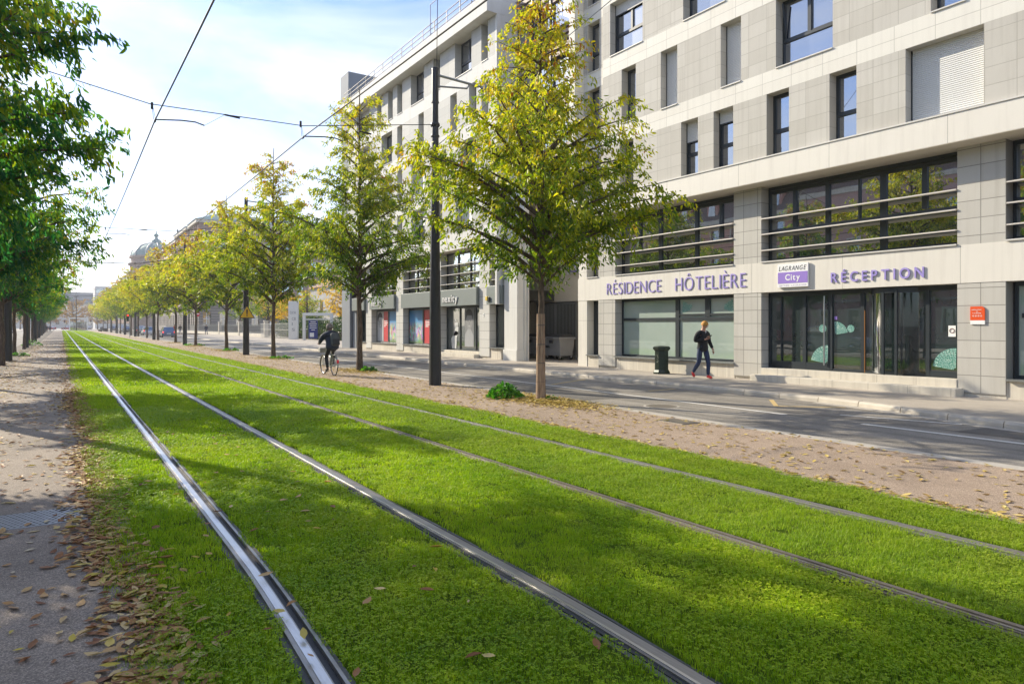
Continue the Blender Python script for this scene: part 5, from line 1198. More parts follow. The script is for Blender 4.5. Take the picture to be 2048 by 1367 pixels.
def bicycle(name, label, loc, rz, fr=None):
    root = thing(name, label, 'bicycle', loc, rz); fm = fr or simple('silver bicycle frame', (.38,.40,.36), .35, .5, .1); WR = .335
    for yy in (0, 1.05):
        w = MB(); w.torus((0,yy,WR), WR-.016, .018, 'x', 36, 8); wh = loc_build(w, 'wheel', M['black'], root)
        w = MB(); w.torus((0,yy,WR), WR-.042, .009, 'x', 36, 6); 
        for k in range(18):
            a = 2*math.pi*k/18; w.tube([(.02*(-1)**k,yy,WR),(0,yy+(WR-.045)*math.cos(a),WR+(WR-.045)*math.sin(a))], .0016, 3, caps=False)
        w.tube([(-.045,yy,WR),(.045,yy,WR)], .018, 8); loc_build(w, 'rim', M['steel'], wh)
        w = MB(); vs = []; fs = []; a0, a1 = ((20,185) if yy == 0 else (-10,140))
        for k in range(15):
            a = R(a0+(a1-a0)*k/14) if yy == 0 else R(a0+(a1-a0)*k/14); rr = WR+.022
            vs += [(-.028,yy+rr*math.cos(a),WR+rr*math.sin(a)),(.028,yy+rr*math.cos(a),WR+rr*math.sin(a))]
        for k in range(14): fs.append((2*k,2*k+1,2*k+3,2*k+2))
        w.add(vs, fs, 0, True); loc_build(w, 'mudguard', fm, root)
    m = MB(); bb = (0,.44,.30); st = (0,.27,.80); hd = (0,.86,.84); hb = (0,.90,.66)
    m.tube([bb, st], .016); m.tube([bb, hb], .018); m.tube([(0,.33,.62), (0,.875,.76)], .016); m.tube([hb, hd], .018)
    for s in (-.05,.05): m.tube([(s,0,WR),(s*.4,.42,.30)], .010); m.tube([(s,0,WR),(s*.4,.29,.74)], .009); m.tube([(s,1.05,WR),(s*.9,.92,.62)], .012)
    loc_build(m, 'frame', fm, root)
    m = MB(); m.tube([hd,(0,.82,1.02),(0,.84,1.06)], .013); m.tube([(-.29,.66,1.05),(-.22,.82,1.07),(0,.86,1.06),(.22,.82,1.07),(.29,.66,1.05)], .012); loc_build(m, 'handlebar', M['steel'], root)
    m = MB(); m.tube([st,(0,.25,.92)], .013); m.bbox(-.09,.09,.08,.34,.92,.97,.02); loc_build(m, 'saddle', M['black'], root)
    m = MB()
    for s in (-.07,0,.07): m.tube([(s,-.22,.72),(s,.22,.72)], .006, 5)
    m.tube([(-.07,-.22,.72),(.07,-.22,.72)], .006, 5)
    for s in (-.07,.07): m.tube([(s,-.05,.72),(s,0,WR)], .006, 5)
    loc_build(m, 'rack', M['steel'], root)
    m = MB(); m.bbox(-.03,.03,-.375,-.33,.44,.56,.012); o = loc_build(m, 'tail_light', simple('red reflector', (.75,.02,.05), .25), root); o.location = (.0,0,.0)
    m = MB(); m.tube([(-.06,.44,.30),(.06,.44,.30)], .02, 8); m.tube([(.07,.44,.30),(.07,.50,.46)], .010); m.tube([(-.07,.44,.30),(-.07,.38,.14)], .010); m.lathe([(0,-.003),(.09,-.003),(.09,.003),(0,.003)], (.045,.44,.30), 18, axis='x'); loc_build(m, 'crank', M['steel'], root)
    for s, y, z in ((.12,.50,.44),(-.12,.38,.14)):
        m = MB(); m.bbox(s-.05,s+.05,y-.045,y+.045,z-.012,z+.012,.005); loc_build(m, 'pedal', M['black'], root)
    m = MB(); m.bbox(-.15,.12,1.0,1.2,.76,.93,.02); loc_build(m, 'basket', simple('pale basket', (.36,.34,.31), .7), root)
    return root
bicycle('bicycle', 'silver city bicycle ridden by the cyclist with the backpack', (BY[0],BY[1],0), RB)
JS = dict(JW); JS.update(handr=(0,.3,-.95), wristr=(.25,.12,.92), elbowr=(.25,-.03,1.15), curlr=.3, face=(0,1,-.05), head=(0,.04,1.62), neck=(0,.01,1.49))
def far_person(label, x, y, rz, jc, tc_, z=.1, hair=None, group='distant pedestrians'):
    return person(label, (x,y,z), rz, JS, dict(jacket=ball('far jacket', jc), trousers=ball('far trousers', tc_), shoes=M['black']), hair=hair or simple('dark hair', (.03,.02,.015), .7), group=group, fingers=True)
far_person('distant pedestrian in dark jacket walking beside the low wall and railing', 20.2,123,R(10),(.02,.025,.05),(.03,.05,.10))
a_ = far_person('distant pedestrian in a red top beside the dark trees', 16.7,133,R(20),(.45,.05,.04),(.03,.03,.04))
far_person('distant pedestrian in dark clothes and blue jeans right of the red one', 17.3,131,R(10),(.02,.02,.02),(.05,.10,.25))
far_person('distant person in black at the far end of the left path', -2.7,190,R(0),(.015,.015,.015),(.015,.015,.02), 0)
far_person('second distant person in black beside the scooters on the left', -2.2,196,R(30),(.02,.02,.03),(.03,.03,.04), 0)

# ------------------------------------------------------------------ vehicles
def car(label, x, y, rz, col, kind='hatch', brake=True, group='cars queueing along the far road', z=-.01):
    root = thing('parked_car' if kind == 'parked' else 'car', label, 'car', (x,y,z), rz, group); pt = simple('car paint', col, .22, .3, .04, 1); 
    Lh, Wh, Hh = (2.05,.86,1.46) if kind != 'suv' else (2.2,.92,1.68); zb = .20; zs = .88 if kind != 'suv' else 1.02
    def loft(m, secs, mi=0):
        # secs: list of (y, z, half width) outlines -> symmetrical hull
        n = len(secs); vs = [(-w_, yy, zz) for yy, zz, w_ in secs] + [(w_, yy, zz) for yy, zz, w_ in secs]
        m.add(vs, [tuple(range(n)), tuple(range(2*n-1,n-1,-1))] + [(i,n+i,n+(i+1)%n,(i+1)%n) for i in range(n)], mi)
    m = MB(); W = Wh
    loft(m, [(-Lh,.32,W*.86),(-Lh-.02,.55,W*.92),(-Lh+.05,zs-.06,W*.90),(-Lh+.22,zs,W*.92),(Lh-1.15,zs-.02,W*.92),(Lh-.25,zs-.18,W*.86),(Lh-.02,.62,W*.84),(Lh,.38,W*.80),(Lh-.12,zb,W*.84),(-Lh+.15,zb,W*.86)])
    loft(m, [(-Lh+.25,zb+.05,W),(-Lh+.12,.55,W),(-Lh+.30,zs-.10,W*.985),(Lh-.9,zs-.14,W*.985),(Lh-.25,.55,W*.96),(Lh-.4,zb+.05,W*.96)])
    # roof and pillars
    tp = Hh; loft(m, [(-Lh+.42,tp-.045,W*.70),(-Lh+.60,tp,W*.68),(Lh-2.1,tp-.02,W*.68),(Lh-1.95,tp-.06,W*.70)])
    for s in (-1,1):
        for (y0, y1, wd) in ((-Lh+.14,-Lh+.46,.10),(-.25,-.22,.06),(Lh-1.15,Lh-1.98,.06)):
            m.add([(s*W*.90,y0,zs-.02),(s*W*.90,y0+wd,zs-.02),(s*W*.69,y1+wd,tp-.04),(s*W*.69,y1,tp-.04),(s*W*.86,y0,zs-.02),(s*W*.86,y0+wd,zs-.02),(s*W*.66,y1+wd,tp-.04),(s*W*.66,y1,tp-.04)], [(0,1,2,3),(7,6,5,4),(0,3,7,4),(1,5,6,2)])
    loc_build(m, 'body', pt, root)
    m = MB(); loft(m, [(-Lh+.165,zs-.02,W*.88),(-Lh+.455,tp-.04,W*.675),(Lh-1.96,tp-.05,W*.675),(Lh-1.12,zs-.04,W*.88)]); loc_build(m, 'window', M['glass'], root)
    for sy in (-Lh+.72, Lh-.78):
        for s in (-1,1):
            w = MB(); w.lathe([(0,-.10),(.26,-.10),(.31,-.085),(.315,.085),(.30,.10),(.0,.10)], (s*(W-.09),sy,.315), 18, axis='x'); wh = loc_build(w, 'wheel', M['black'], root)
            w = MB(); w.lathe([(0,-.012),(.19,-.004),(.19,.004),(0,.012)], (s*(W+.015),sy,.315), 14, axis='x'); loc_build(w, 'rim', M['steel'], wh)
    t = NT('tail lamp'); rd = t.bsdf((.55,.01,.01), .25)
    if brake:
        b = t.n('BsdfPrincipled'); t.set(b.inputs['Base Color'], (.6,.01,.01)); t.set(b.inputs['Emission Color'], (1,.05,.03)); t.set(b.inputs['Emission Strength'], 1.3); rd = b.outputs[0]
    rm = t.fin(rd)
    for s in (-1,1):
        m = MB(); m.bbox(s*W*.90-.13*(s > 0)-.0,s*W*.90+.13*(s < 0),-Lh-.045,-Lh+.08,.66,.86,.02); loc_build(m, 'tail_light', rm, root)
        m = MB(); m.bbox(s*(W+.06)-.08,s*(W+.06)+.08,Lh-1.45,Lh-1.33,zs-.02,zs+.12,.03); loc_build(m, 'mirror', pt, root)
        m = MB(); m.bbox(s*W*.72-.16,s*W*.72+.16,Lh-.16,Lh-.02,.56,.70,.03); loc_build(m, 'headlight', M['white_sign'], root)
    m = MB(); m.box(-.26,.26,-Lh-.045,-Lh-.03,.50,.61); loc_build(m, 'number_plate', M['white_sign'], root)
    m = MB(); m.bbox(-W*.88,W*.88,-Lh-.06,-Lh+.1,.24,.44,.03); loc_build(m, 'bumper', M['dark_metal'] if kind == 'suv' else pt, root)
    return root
car('silver blue hatchback with red tail lights, rearmost of the queue on the road', 12.6,108,R(-1),(.16,.20,.29))
car('small white hatchback, second in the queue ahead of the silver blue car', 12.7,136,R(1),(.70,.70,.68))
car('grey beige tall car with red lights, third in the queue on the road', 12.9,152,R(0),(.30,.29,.27),'suv')
car('white car near the traffic light in the road queue', 13.0,196,0,(.72,.72,.70),'suv')
car('dark car between the white cars in the road queue', 13.0,184,0,(.03,.03,.035))
car('distant small car at the front of the road queue', 13.2,238,0,(.10,.10,.12))
for k, (x, y, c, lab) in enumerate([(-8.2,118,(.05,.05,.06),'dark parked car across the left road behind the trunks'),(-8.3,132,(.35,.36,.38),'silver parked car across the left road behind the trunks'),(-8.3,146,(.65,.65,.63),'white parked car across the left road behind the trunks'),(-8.4,165,(.08,.09,.12),'navy parked car farther along the left road')]):
    car(lab, x, y, R(180), c, 'parked', False, 'cars parked along the left road', -.03)
for k, (x, y, c, lab) in enumerate([(-3.5,300,(.40,.04,.05),'tiny red car crossing at the left of the far junction'),(2.0,303,(.38,.05,.06),'tiny red car crossing at the middle of the far junction'),(7.5,298,(.35,.33,.33),'tiny grey car crossing at the right of the far junction')]):
    car(lab, x, y, R(90), c, 'hatch', False, 'cars at the far junction', 0)
def scooter(label, x, y, rz, c, group):
    root = thing('scooter', label, 'scooter', (x,y,0), rz, group); pt = simple('scooter paint', c, .3, .1)
    for yy in (0,1.28):
        w = MB(); w.torus((0,yy,.26), .20, .06, 'x', 20, 8); w.lathe([(0,-.03),(.16,-.02),(.16,.02),(0,.03)], (0,yy,.26), 12, axis='x'); loc_build(w, 'wheel', M['black'], root)
    m = MB(); m.bbox(-.17,.17,-.30,.42,.40,.74,.08); m.bbox(-.14,.14,.30,.95,.22,.34,.04); m.prism([(-.20,.98,.25),(-.20,1.12,.25),(-.14,1.02,1.0),(-.14,.92,1.0)], (.37,0,0)); m.tube([(0,1.28,.26),(0,.98,.95)], .04); loc_build(m, 'body', pt, root)
    m = MB(); m.bbox(-.14,.14,-.32,.45,.74,.86,.05); loc_build(m, 'seat', M['black'], root)
    m = MB(); m.tube([(-.34,.86,1.06),(0,.95,1.02),(.34,.86,1.06)], .02); loc_build(m, 'handlebar', M['black'], root)
    m = MB(); m.prism([(-.18,.98,1.02),(.18,.98,1.02),(.14,.88,1.42),(-.14,.88,1.42)], (0,.01,0)); loc_build(m, 'windscreen', M['glass'], root)
    m = MB(); m.bbox(-.08,.08,-.36,-.30,.60,.68,.02); loc_build(m, 'tail_light', M['orange'], root)
    return root
SG = 'scooters parked in a distant row'
s0 = scooter('distant dark scooter parked in the row right of the lawn end', 10.25,214,R(70),(.03,.03,.04), SG)
for k in range(5): dup(s0, (10.3+.03*k, 217+3.2*k, 0), R(60+7*k), 1.0, 'distant dark scooter parked in the row right of the lawn end', SG)
s1 = scooter('distant dark scooter parked under the left trees', -3.4,150,R(40),(.04,.045,.06), 'scooters parked under the left trees')
for k in range(5): dup(s1, (-3.5-.03*k, 154+5.5*k, 0), R(30+9*k), 1.0, 'distant dark scooter parked under the left trees', 'scooters parked under the left trees')

# ------------------------------------------------------------------ distant street furniture
def traffic_light(label, x, y, h=3.0, lit=True, rz=0):
    root = thing('traffic_light', label, 'traffic light', (x,y,0), rz); m = MB(); m.tube([(0,0,-.05),(0,0,h)], .05, 8); loc_build(m, 'pole', M['sill_dark'], root)
    m = MB(); m.bbox(-.42,-.10,-.14,.10,h-.75,h+.25,.03); hd = loc_build(m, 'signal_head', M['dark_metal'], root)
    for k, c in enumerate(((.8,.02,.01),(.10,.06,.01),(.01,.07,.03))):
        t = NT('signal lens'); b = t.n('BsdfPrincipled'); t.set(b.inputs['Base Color'], c)
        if k == 0 and lit: t.set(b.inputs['Emission Color'], (1,.05,.02)); t.set(b.inputs['Emission Strength'], 2.0)
        m = MB(); m.lathe([(0,-.012),(.10,-.01),(.10,0),(0,0)], (-.26,-.145,h+.08-.31*k), 14, axis='y'); loc_build(m, 'lens', t.fin(b.outputs[0]), hd)
    return root
traffic_light('traffic light showing red on a thin post beside the right hand trees', 7.95,108)
traffic_light('distant traffic light at the left of the lawn end', 1.2,262,3.2,False)
traffic_light('distant traffic light at the right of the lawn end', 8.4,262,3.4,False)
ne = thing('no_entry_sign', 'round red no entry sign on a thin post behind the fifth right hand tree', 'sign', (16,104.6,.1)); m = MB(); m.tube([(0,0,0),(0,0,3.6)], .04, 8); loc_build(m, 'post', M['sill_dark'], ne)
m = MB(); m.lathe([(0,-.02),(.36,-.02),(.36,0),(0,0)], (0,-.05,3.2), 24, axis='y', smooth=False); loc_build(m, 'disc', simple('sign red', (.62,.02,.03), .4), ne); m = MB(); m.box(-.25,.25,-.076,-.071,3.14,3.26); loc_build(m, 'bar', M['white_sign'], ne)
wb = thing('sign_board', 'blank white board between the trunks of the left row', 'sign', (-3.0,88,0)); m = MB(); m.tube([(.4,.06,0),(.4,.06,3.6)], .05, 8); loc_build(m, 'post', M['sill_dark'], wb); m = MB(); m.bbox(-1.1,1.1,0,.05,2.9,3.75,.01); loc_build(m, 'board', M['white_paint'], wb)
tt = thing('totem_sign', 'tall white totem sign with thin grey lettering beside the hedge', 'sign', (22.4,79.8,.1)); m = MB(); m.bbox(22.3,22.5,79.1,80.4,.1,4.5,.02); m.build('slab', M['white_paint'], tt)
for txt, z, w_ in (('OXW',3.0,.8),('CB',2.3,.55),('I',1.7,.1),('S',1.05,.4)): text_parts(tt, txt, 22.298, 80.15 if len(txt) > 2 else 79.9, z, .34, w_, simple('grey letter', (.30,.30,.32), .5), .01)
tt.rotation_euler = (0,0,R(38))
fr = thing('portal_frame', 'white square portal frame standing on the forecourt left of the office block', 'frame', (23.2,73.2,.1)); m = MB(); m.bbox(-1.65,-1.35,-.12,.12,0,2.9,.02); m.bbox(1.35,1.65,-.12,.12,0,2.9,.02); m.bbox(-1.65,1.65,-.121,.121,2.65,2.95,.02); m.box(-1.35,1.35,-.05,.05,2.2,2.3); loc_build(m, 'frame', M['white_paint'], fr); fr.rotation_euler = (0,0,R(-35))
nb = thing('notice_board', 'dark blue notice board with white lines inside the white portal frame', 'notice board', (22.9,73.9,.1)); m = MB(); m.bbox(-.5,.5,-.04,.04,.15,2.15,.02); loc_build(m, 'panel', simple('notice blue', (.02,.04,.22), .4), nb)
for k, w_ in enumerate((.28,.4,.36,.38,.2)): m = MB(); m.box(-w_,w_,-.046,-.041,1.95-.22*k,2.02-.22*k); loc_build(m, 'text_line', M['white_sign'], nb)
m = MB(); m.box(-.36,.1,-.046,-.041,.35,.8); loc_build(m, 'picture', M['white_sign'], nb); nb.rotation_euler = (0,0,R(-35))
# low wall with railing along the far pavement
rf = thing('railing_fence', 'grey metal railing on a low stone wall along the far right pavement', 'fence', (23,120,0)); m = MB(); m.bbox(22.9,23.2,95,200,0,.55,.02); m.build('low_wall', M['plinth'], rf)
m = MB(); y = 95
for z in (.7,1.7): m.box(23.02,23.07,95,200,z,z+.05)
m.build('rails', M['sill_dark'], rf); m = MB()
while y < 200: m.box(23.03,23.06,y,y+.03,.55,1.85); y += .3 if y < 140 else .6
m.build('bars', M['sill_dark'], rf)
for k, y in enumerate((95,111,127)): 
    m = MB(); m.bbox(22.8,23.3,y-.25,y+.25,0,2.2,.03); m.bbox(22.75,23.35,y-.3,y+.3,2.2,2.35,.03); m.build('pillar', M['plinth'], rf)
m = MB(); y = 82
for z in (.25,1.15,1.9): m.box(22.3,22.34,81,95,z,z+.04)
while y < 95: m.box(22.3,22.34,y,y+.04,.1,1.95); y += .45
tag(m.build('mesh_fence', M['sill'], None), 'pale thin wire mesh fence between the totem sign and the low wall', 'fence')
def bush_mesh(V, F): pass
def blob_leaves(n, boxes, L0, seed):
    r = np.random.RandomState(seed); P = []
    for (c, s, k) in boxes:
        q = r.normal(0,1,(k,3)); q /= np.linalg.norm(q,axis=1)[:,None]; q *= (r.uniform(.25,1,k)**.5)[:,None]
        P.append(np.array(c)+q*np.array(s)*(1+.15*np.sin(q[:,[0]]*9)*np.cos(q[:,[2]]*7)))
    P = np.concatenate(P); k = len(P); D = r.normal(0,.6,(k,3))+np.array([0,0,-.2]); L_ = L0*r.uniform(.6,1.3,k); return leaves(P, D, L_, L_*r.uniform(.4,.6,k), r)
hg = thing('hedge', 'dense dark green hedge behind the white portal frame and the totem', 'hedge', (25,82,0)); V, F = blob_leaves(0, [((24.9+rnd.uniform(-.4,.4),69+2.1*k,1.0+rnd.uniform(-.2,.5)),(1.3,1.7,1.45),900) for k in range(12)], .22, 31); npmesh('foliage', V-np.array([25,82,0]), F, M['leaf_hedge'], hg)
m = MB(); m.bbox(24.5,25.3,68,93.5,0,1.1,.2); m.build('stems', M['bark'], hg)
yt = tree('yellow_tree', 'glowing golden yellow tree behind the white portal frame', 'tree', (29,80,0), 41, M['leaf_yellow'], H=7.2, zb=2.2, Rm=3.6, nb=46, tw=10, lf=10, L0=.26, prof=([0,.2,.5,.8,1],[.6,.95,1,.7,.2]))
dup(yt, (28,100,0), 1.0, .9, 'golden yellow tree behind the wire mesh fence, left of the totem')
dup(yt, (31,122,0), 2.0, 1.0, 'golden yellow tree farther left behind the low wall')
gt_ = tree('garden_tree', 'tall olive green garden tree with dark limbs behind the mesh fence', 'tree', (26.5,108,0), 43, M['leaf'], H=8.5, trunk_r=.3, zb=2.2, Rm=3.6, nb=40, tw=9, lf=8, L0=.28)
dup(gt_, (27,130,0), 1.0, 1.05, 'olive green garden tree behind the low wall near the walking pedestrian')
dup(gt_, (28,93,0), 2.2, .85, 'smaller olive green garden tree right behind the totem sign')

# ------------------------------------------------------------------ distant buildings
pinkst = cladding('weathered pink sandstone', (.36,.26,.21), (.43,.31,.25), 1.1, .5, 0, 0, .02, .6, .85, .15)
greyst = cladding('grey rusticated stone', (.30,.27,.235), (.35,.31,.27), 1.4, .6, 0, 0, .05, .35, .85, .15)
slate = simple('slate roof', (.10,.125,.135), .55, .1, .2, 4)
copper = simple('weathered copper roof', (.16,.26,.25), .55, .2, .25, 1.2)
def gridwall(m, face, a0, a1, c, z0, z1, wins, th=.6):
    """wall with rectangular openings; face 'x' runs along Y at X=c, face 'y' runs along X at Y=c"""
    zs = sorted({z0, z1} | {w_[2] for w_ in wins} | {w_[3] for w_ in wins})
    for za, zb_ in zip(zs[:-1], zs[1:]):
        hs = sorted([(w_[0], w_[1]) for w_ in wins if w_[2] <= za+1e-6 and w_[3] >= zb_-1e-6]); p = a0
        for a, b_ in hs+[(a1, a1)]:
            if a > p+1e-6:
                if face == 'x': m.box(c, c+th, p, a, za, zb_)
                else: m.box(p, a, c, c+th, za, zb_)
            p = b_
def palace_block(root, x0, x1, y0, y1, H, floors, step, ww, roof=None, near=True, hip=2.0):
    wx = []; wy = []
    for z0, z1 in floors:
        k = y0+step*.5
        while k < y1-step*.3: wx.append((k-ww/2,k+ww/2,z0,z1)); k += step
        k = x0+step*.6
        while k < x1-step*.3: wy.append((k-ww*.7,k+ww*.7,z0,z1)); k += step*1.3
    m = MB(); gridwall(m, 'x', y0, y1, x0, 6.2, H, wx); gridwall(m, 'y', x0+.6, x1, y0, 6.2, H, wy); m.build('wall', pinkst, root)
    m = MB(); gridwall(m, 'x', y0-.1, y1, x0-.15, 0, 5.9, [w_ for w_ in wx if w_[3] < 6], .7); gridwall(m, 'y', x0+.55, x1, y0-.15, 0, 5.9, [w_ for w_ in wy if w_[3] < 6], .7); m.box(x0-.4,x1,y0-.4,y1,5.9,6.2); m.build('base_wall', greyst, root)
    m = MB(); 
    for z in (H*.58,H-2.9): m.box(x0-.35,x0,y0-.35,y1,z,z+.45); m.box(x0,x1,y0-.35,y0,z,z+.45)
    m.box(x0-.7,x1,y0-.7,y1,H,H+.7); m.build('cornice', M['plinth'], root)
    m = MB(); k = y0+.4
    while k < y1: m.box(x0-.22,x0,k-.3,k+.3,H*.60,H-2.9); m.box(x0-.18,x0,k-.25,k+.25,H-2.45,H); k += step
    m.build('pilasters', pinkst, root)
    m = MB(); m.box(x0+1.2,x0+1.4,y0+1,y1,0,H); m.box(x0+1.2,x1,y0+1.2,y0+1.4,0,H); m.build('inner_wall', M['interior'], root)
    for i, w_ in enumerate(wx[:100]):
        m = MB(); c = (w_[0]+w_[1])/2; m.box(x0+.3,x0+.36,w_[0],w_[1],w_[2],w_[3]); o = m.build('window', M['glass'], root)
        m = MB(); m.box(x0+.27,x0+.299,c-.05,c+.05,w_[2],w_[3]); m.box(x0+.268,x0+.298,w_[0],w_[1],(w_[2]+w_[3])/2+.3,(w_[2]+w_[3])/2+.4); m.build('glazing_bar', M['white_paint'], o)
    for w_ in wy[:60]:
        m = MB(); c = (w_[0]+w_[1])/2; m.box(w_[0],w_[1],y0+.3,y0+.36,w_[2],w_[3]); o = m.build('window', M['glass'], root)
        m = MB(); m.box(c-.06,c+.06,y0+.26,y0+.299,w_[2],w_[3]); m.box(w_[0],w_[1],y0+.258,y0+.298,(w_[2]+w_[3])/2-.05,(w_[2]+w_[3])/2+.05); m.build('glazing_bar', M['white_paint'], o)
    m = MB(); z = H+.7; d = 4.0; vs = [(x0-.9,y0-.9,z),(x1,y0-.9,z),(x1,y1+.2,z),(x0-.9,y1+.2,z),(x0+d,y0+d,z+hip),(x1,y0+d,z+hip),(x1,y1-d*.6,z+hip),(x0+d,y1-d*.6,z+hip)]
    m.add(vs, [(0,1,5,4),(1,2,6,5),(2,3,7,6),(3,0,4,7),(4,5,6,7),(3,2,1,0)]); m.build('roof', roof or copper, root)
FL = [(1.6,4.6),(7.6,11.2),(13.2,16.6),(18.9,21.2)]
pa = thing('palace_building', 'tall pink stone palace with green hipped roof behind the right hand trees', 'building', (25,161,0))
palace_block(pa, 25,60,161,172.5,24.0,FL+[(21.9,23.3)] if False else FL,2.6,1.15)
pb = thing('palace_wing', 'lower pink stone palace pavilion just left of the tall one, with dark eaves', 'building', (26,183,0))
palace_block(pb, 26,55,183,204,25.0,FL,2.8,1.2,None,True,1.6)
pm = thing('palace_link', 'recessed pink stone link between the two palace pavilions', 'building', (27,173,0)); palace_block(pm, 27.5,50,173.2,182.2,20.5,FL[:3],3.0,1.2,slate,True,1.5)
pc = thing('palace_wing', 'long pink stone palace wing running away towards the dome', 'building', (27,205,0)); palace_block(pc, 27.5,50,205.2,270,25.2,FL,3.4,1.3,slate,True,2.4)
dm = thing('dome_tower', 'round tower with blue green ribbed dome and ornate finial at the end of the palace', 'tower', (32,300,0)); cx0, cy0 = 33.0, 318.0
m = MB(); m.lathe([(9.6,0),(9.6,26),(10.3,26.2),(10.3,27),(9.2,27.2),(9.2,28.8),(9.9,29.1),(9.9,29.9),(8.0,30.0)], (cx0,cy0,0), 28, smooth=False); m.build('drum', pinkst, dm)
m = MB(); m.lathe([(9.0*math.cos(a)+.2, 29.9+5.8*math.sin(a)) for a in np.linspace(0,math.pi/2*.93,12)], (cx0,cy0,0), 40); m.build('dome', copper, dm)
for k in range(12):
    a = 2*math.pi*k/12; m = MB(); m.tube([(cx0+(9.12*math.cos(q)+.2)*math.cos(a), cy0+(9.12*math.cos(q)+.2)*math.sin(a), 29.9+5.92*math.sin(q)) for q in np.linspace(0,1.4,9)], .20, 5); m.build('rib', M['sill'], dm)
m = MB(); m.lathe([(2.0,35.2),(2.4,35.6),(2.1,36.0),(2.0,36.6),(1.4,37.2),(.7,37.6),(.5,38.2),(.9,38.7),(1.0,39.1),(.45,39.6),(.2,40.0),(.26,40.5),(.0,40.8)], (cx0,cy0,0), 14); m.build('finial', copper, dm)
gb = thing('garden_building', 'plain grey rendered building behind the golden tree', 'building', (36,85,0)); m = MB(); m.box(36,50,66,118,0,8.0); m.build('wall', simple('grey render', (.34,.33,.31), .85, 0, .1, .6), gb); m = MB(); m.prism([(35.6,65.6,8.001),(43,65.6,11.5),(50.4,65.6,8.001)], (0,53,0)); m.build('roof', simple('tile roof', (.24,.13,.10), .8, 0, .2, 5), gb)
for k in range(8):
    m = MB(); m.box(35.93,35.999,69+6*k,70.4+6*k,3.6,5.8); m.build('window', M['glass'], gb)
fb = thing('far_building', 'pale building with a slate blue roof closing the far end of the street', 'building', (0,440,0)); m = MB(); m.box(-45,40,440,460,0,13.5); m.build('wall', simple('pale far wall', (.55,.54,.52), .8, 0, .08, .3), fb); m = MB(); m.prism([(-46,439,13.501),(-46,450,20),(-46,461,13.501)], (87,0,0)); m.build('roof', slate, fb)
for r_ in range(3):
    for k in range(22): m = MB(); m.box(-43+3.7*k,-41.4+3.7*k,439.9,439.999,2.2+3.8*r_,4.6+3.8*r_); m.build('window', M['glass'], fb)
fb2 = thing('far_building', 'pale glazed block to the right at the far end of the street', 'building', (30,400,0)); m = MB(); m.box(14,60,395,420,0,21); m.build('wall', simple('pale block', (.52,.52,.50), .8, 0, .06, .3), fb2)
for r_ in range(5):
    m = MB(); m.box(14.5,59,394.9,394.999,2.5+3.8*r_,4.6+3.8*r_); m.build('window_band', M['glass'], fb2)
ot = tree('orange_tree', 'orange brown round tree at the far end of the lawn, left of the mast', 'tree', (-3.5,325,0), 51, M['leaf_orange'], H=11.5, trunk_r=.25, zb=2.5, Rm=6.2, nb=40, tw=6, lf=8, L0=.55, prof=([0,.2,.5,.8,1],[.65,.95,1,.75,.25]))
dup(ot, (4.0,330,0), 1, 1.05, 'orange brown round tree at the far end of the lawn, behind the mast'); dup(ot, (12.5,326,0), 2, .9, 'orange brown round tree at the far end of the lawn, right of the mast'); dup(ot, (-13,322,0), 3, 1.0, 'orange tree at the far end of the left road'); dup(ot, (-22,300,0), 3, 1.0, 'orange tree beyond the parked cars of the left road')
mt_ = thing('lamp_mast', 'thin tall lamp mast standing at the far end of the lawn', 'lamp post', (4.0,254,0)); m = MB(); m.tube([(4,254,0),(4,254,10.8)], [.16,.09], 8); m.build('mast', M['dark_metal'], mt_); m = MB(); m.bbox(3.4,4.6,253.8,254.2,10.7,10.85,.03); m.build('lamp_head', M['dark_metal'], mt_)
tf = thing('tram_portal', 'small white portal frame at the far end of the lawn', 'frame', (4.5,275,0)); m = MB()
for x in (2.4,7.6): m.box(x-.18,x+.18,274.9,275.2,0,3.9)
m.box(2.22,7.78,274.85,275.25,3.9,4.3); m.build('frame', M['white_paint'], tf); m = MB(); m.box(2.6,7.4,276.5,276.6,.0,2.8); m.build('screen', M['glass'], tf)
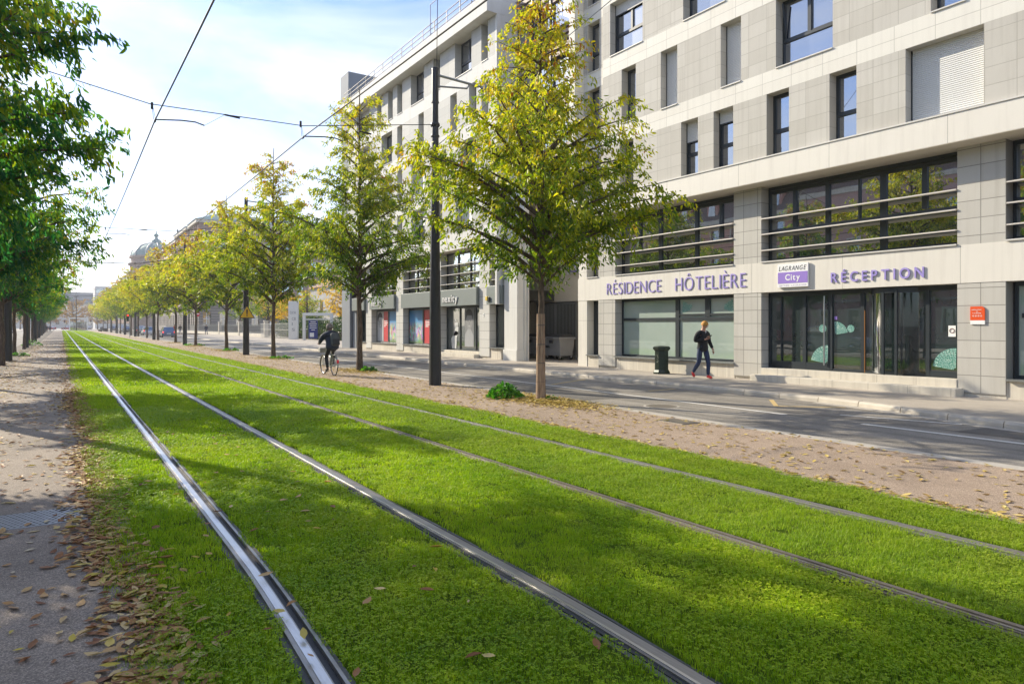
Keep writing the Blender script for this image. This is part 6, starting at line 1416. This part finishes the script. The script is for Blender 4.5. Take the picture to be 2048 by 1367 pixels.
# buildings across the left road: seen only as reflections in the hotel windows
pink = simple('pink townhouse stone', (.56,.29,.23), .85, 0, .12, 1.0)
def townhouse(label, y0, y1, H, c):
    root = thing('townhouse', label, 'house', (-33,y0,0), 0); X = -30.0; m = MB(); wx = []; k = y0+1.6
    while k < y1-1.2:
        for z0 in (1.2,4.8,8.2,11.4): wx.append((k-.55,k+.55,z0,z0+2.0))
        k += 2.9
    gridwall(m, 'x', y0, y1, X-.5, 0, H, wx, .5); m.build('wall', c, root)
    m = MB(); m.box(X-10,X-.6,y0,y1,0,H-.1); m.build('inner_wall', M['interior'], root)
    m = MB(); m.box(X,X+.15,y0,y1,H-.5,H); m.box(X,X+.12,y0,y1,4.0,4.25); m.build('cornice', M['plinth'], root)
    m = MB(); m.add([(X+.2,y0,H),(X+.2,y1,H),(X-2.2,y1,H+3.4),(X-2.2,y0,H+3.4),(X-10,y1,H+3.4),(X-10,y0,H+3.4),(X-10,y1,H),(X-10,y0,H)], [(0,1,2,3),(3,2,4,5),(0,3,5,7),(1,6,4,2)]); m.build('roof', simple('dark mansard', (.12,.075,.065), .8, 0, .2, 4), root)
    for w_ in wx:
        m = MB(); m.box(X-.3,X-.25,w_[0],w_[1],w_[2],w_[3]); o = m.build('window', M['glass_up'], root)
        m = MB(); m.box(X-.01,X+.05,w_[0]-.15,w_[0],w_[2]-.15,w_[3]+.15); m.box(X-.01,X+.05,w_[1],w_[1]+.15,w_[2]-.15,w_[3]+.15); m.box(X-.01,X+.05,w_[0],w_[1],w_[3],w_[3]+.15); m.build('surround', M['plinth'], o)
    k = y0+2.2
    while k < y1-1.5:
        m = MB(); m.box(X-2,X-.3,k-.7,k+.7,H+.3,H+2.2); m.prism([(X-.1,k-.85,H+2.2),(X-.1,k,H+3.0),(X-.1,k+.85,H+2.2)], (-2,0,0)); d_ = m.build('dormer', c, root); m = MB(); m.box(X-.29,X-.25,k-.45,k+.45,H+.6,H+2.0); m.build('window', M['glass_up'], d_); k += 4.4
for k, (y0, y1, H) in enumerate([(2,24,14.4),(24.3,44,15.4),(44.3,66,14.2),(66.3,92,15.6)]):
    townhouse(['pink townhouse with dormers facing the hotel entrance, seen reflected in its windows','darker pink townhouse with dormers reflected above the hotel entrance','third pink townhouse along the left road, seen only in reflections','fourth pink townhouse along the left road, seen only in reflections'][k], y0, y1, H, pink if k % 2 == 0 else simple('rose townhouse stone', (.50,.31,.27), .85, 0, .12, 1.0))
car('white van like car parked on the left road, seen only reflected in the hotel doors', -8.2, 26, R(180), (.55,.60,.65), 'suv', False, 'cars parked along the left road', -.03)
# ------------------------------------------------------------------ air
m = MB(); m.box(-75, 85, -16, 470, -1.2, 48); hz = m.build('haze', None or bpy.data.materials.new('haze air'), None); stuff(hz); hz['label'] = 'pale autumn haze filling the street'; hz['category'] = 'haze'
hm = hz.data.materials[0]; hm.use_nodes = True; tn_ = hm.node_tree; tn_.nodes.clear(); ho = tn_.nodes.new('ShaderNodeOutputMaterial'); hv = tn_.nodes.new('ShaderNodeVolumePrincipled')
hv.inputs['Color'].default_value = (.93,.95,1,1); hv.inputs['Density'].default_value = .00045; hv.inputs['Anisotropy'].default_value = .35
tn_.links.new(hv.outputs[0], ho.inputs['Volume'])
scn.cycles.volume_bounces = 0
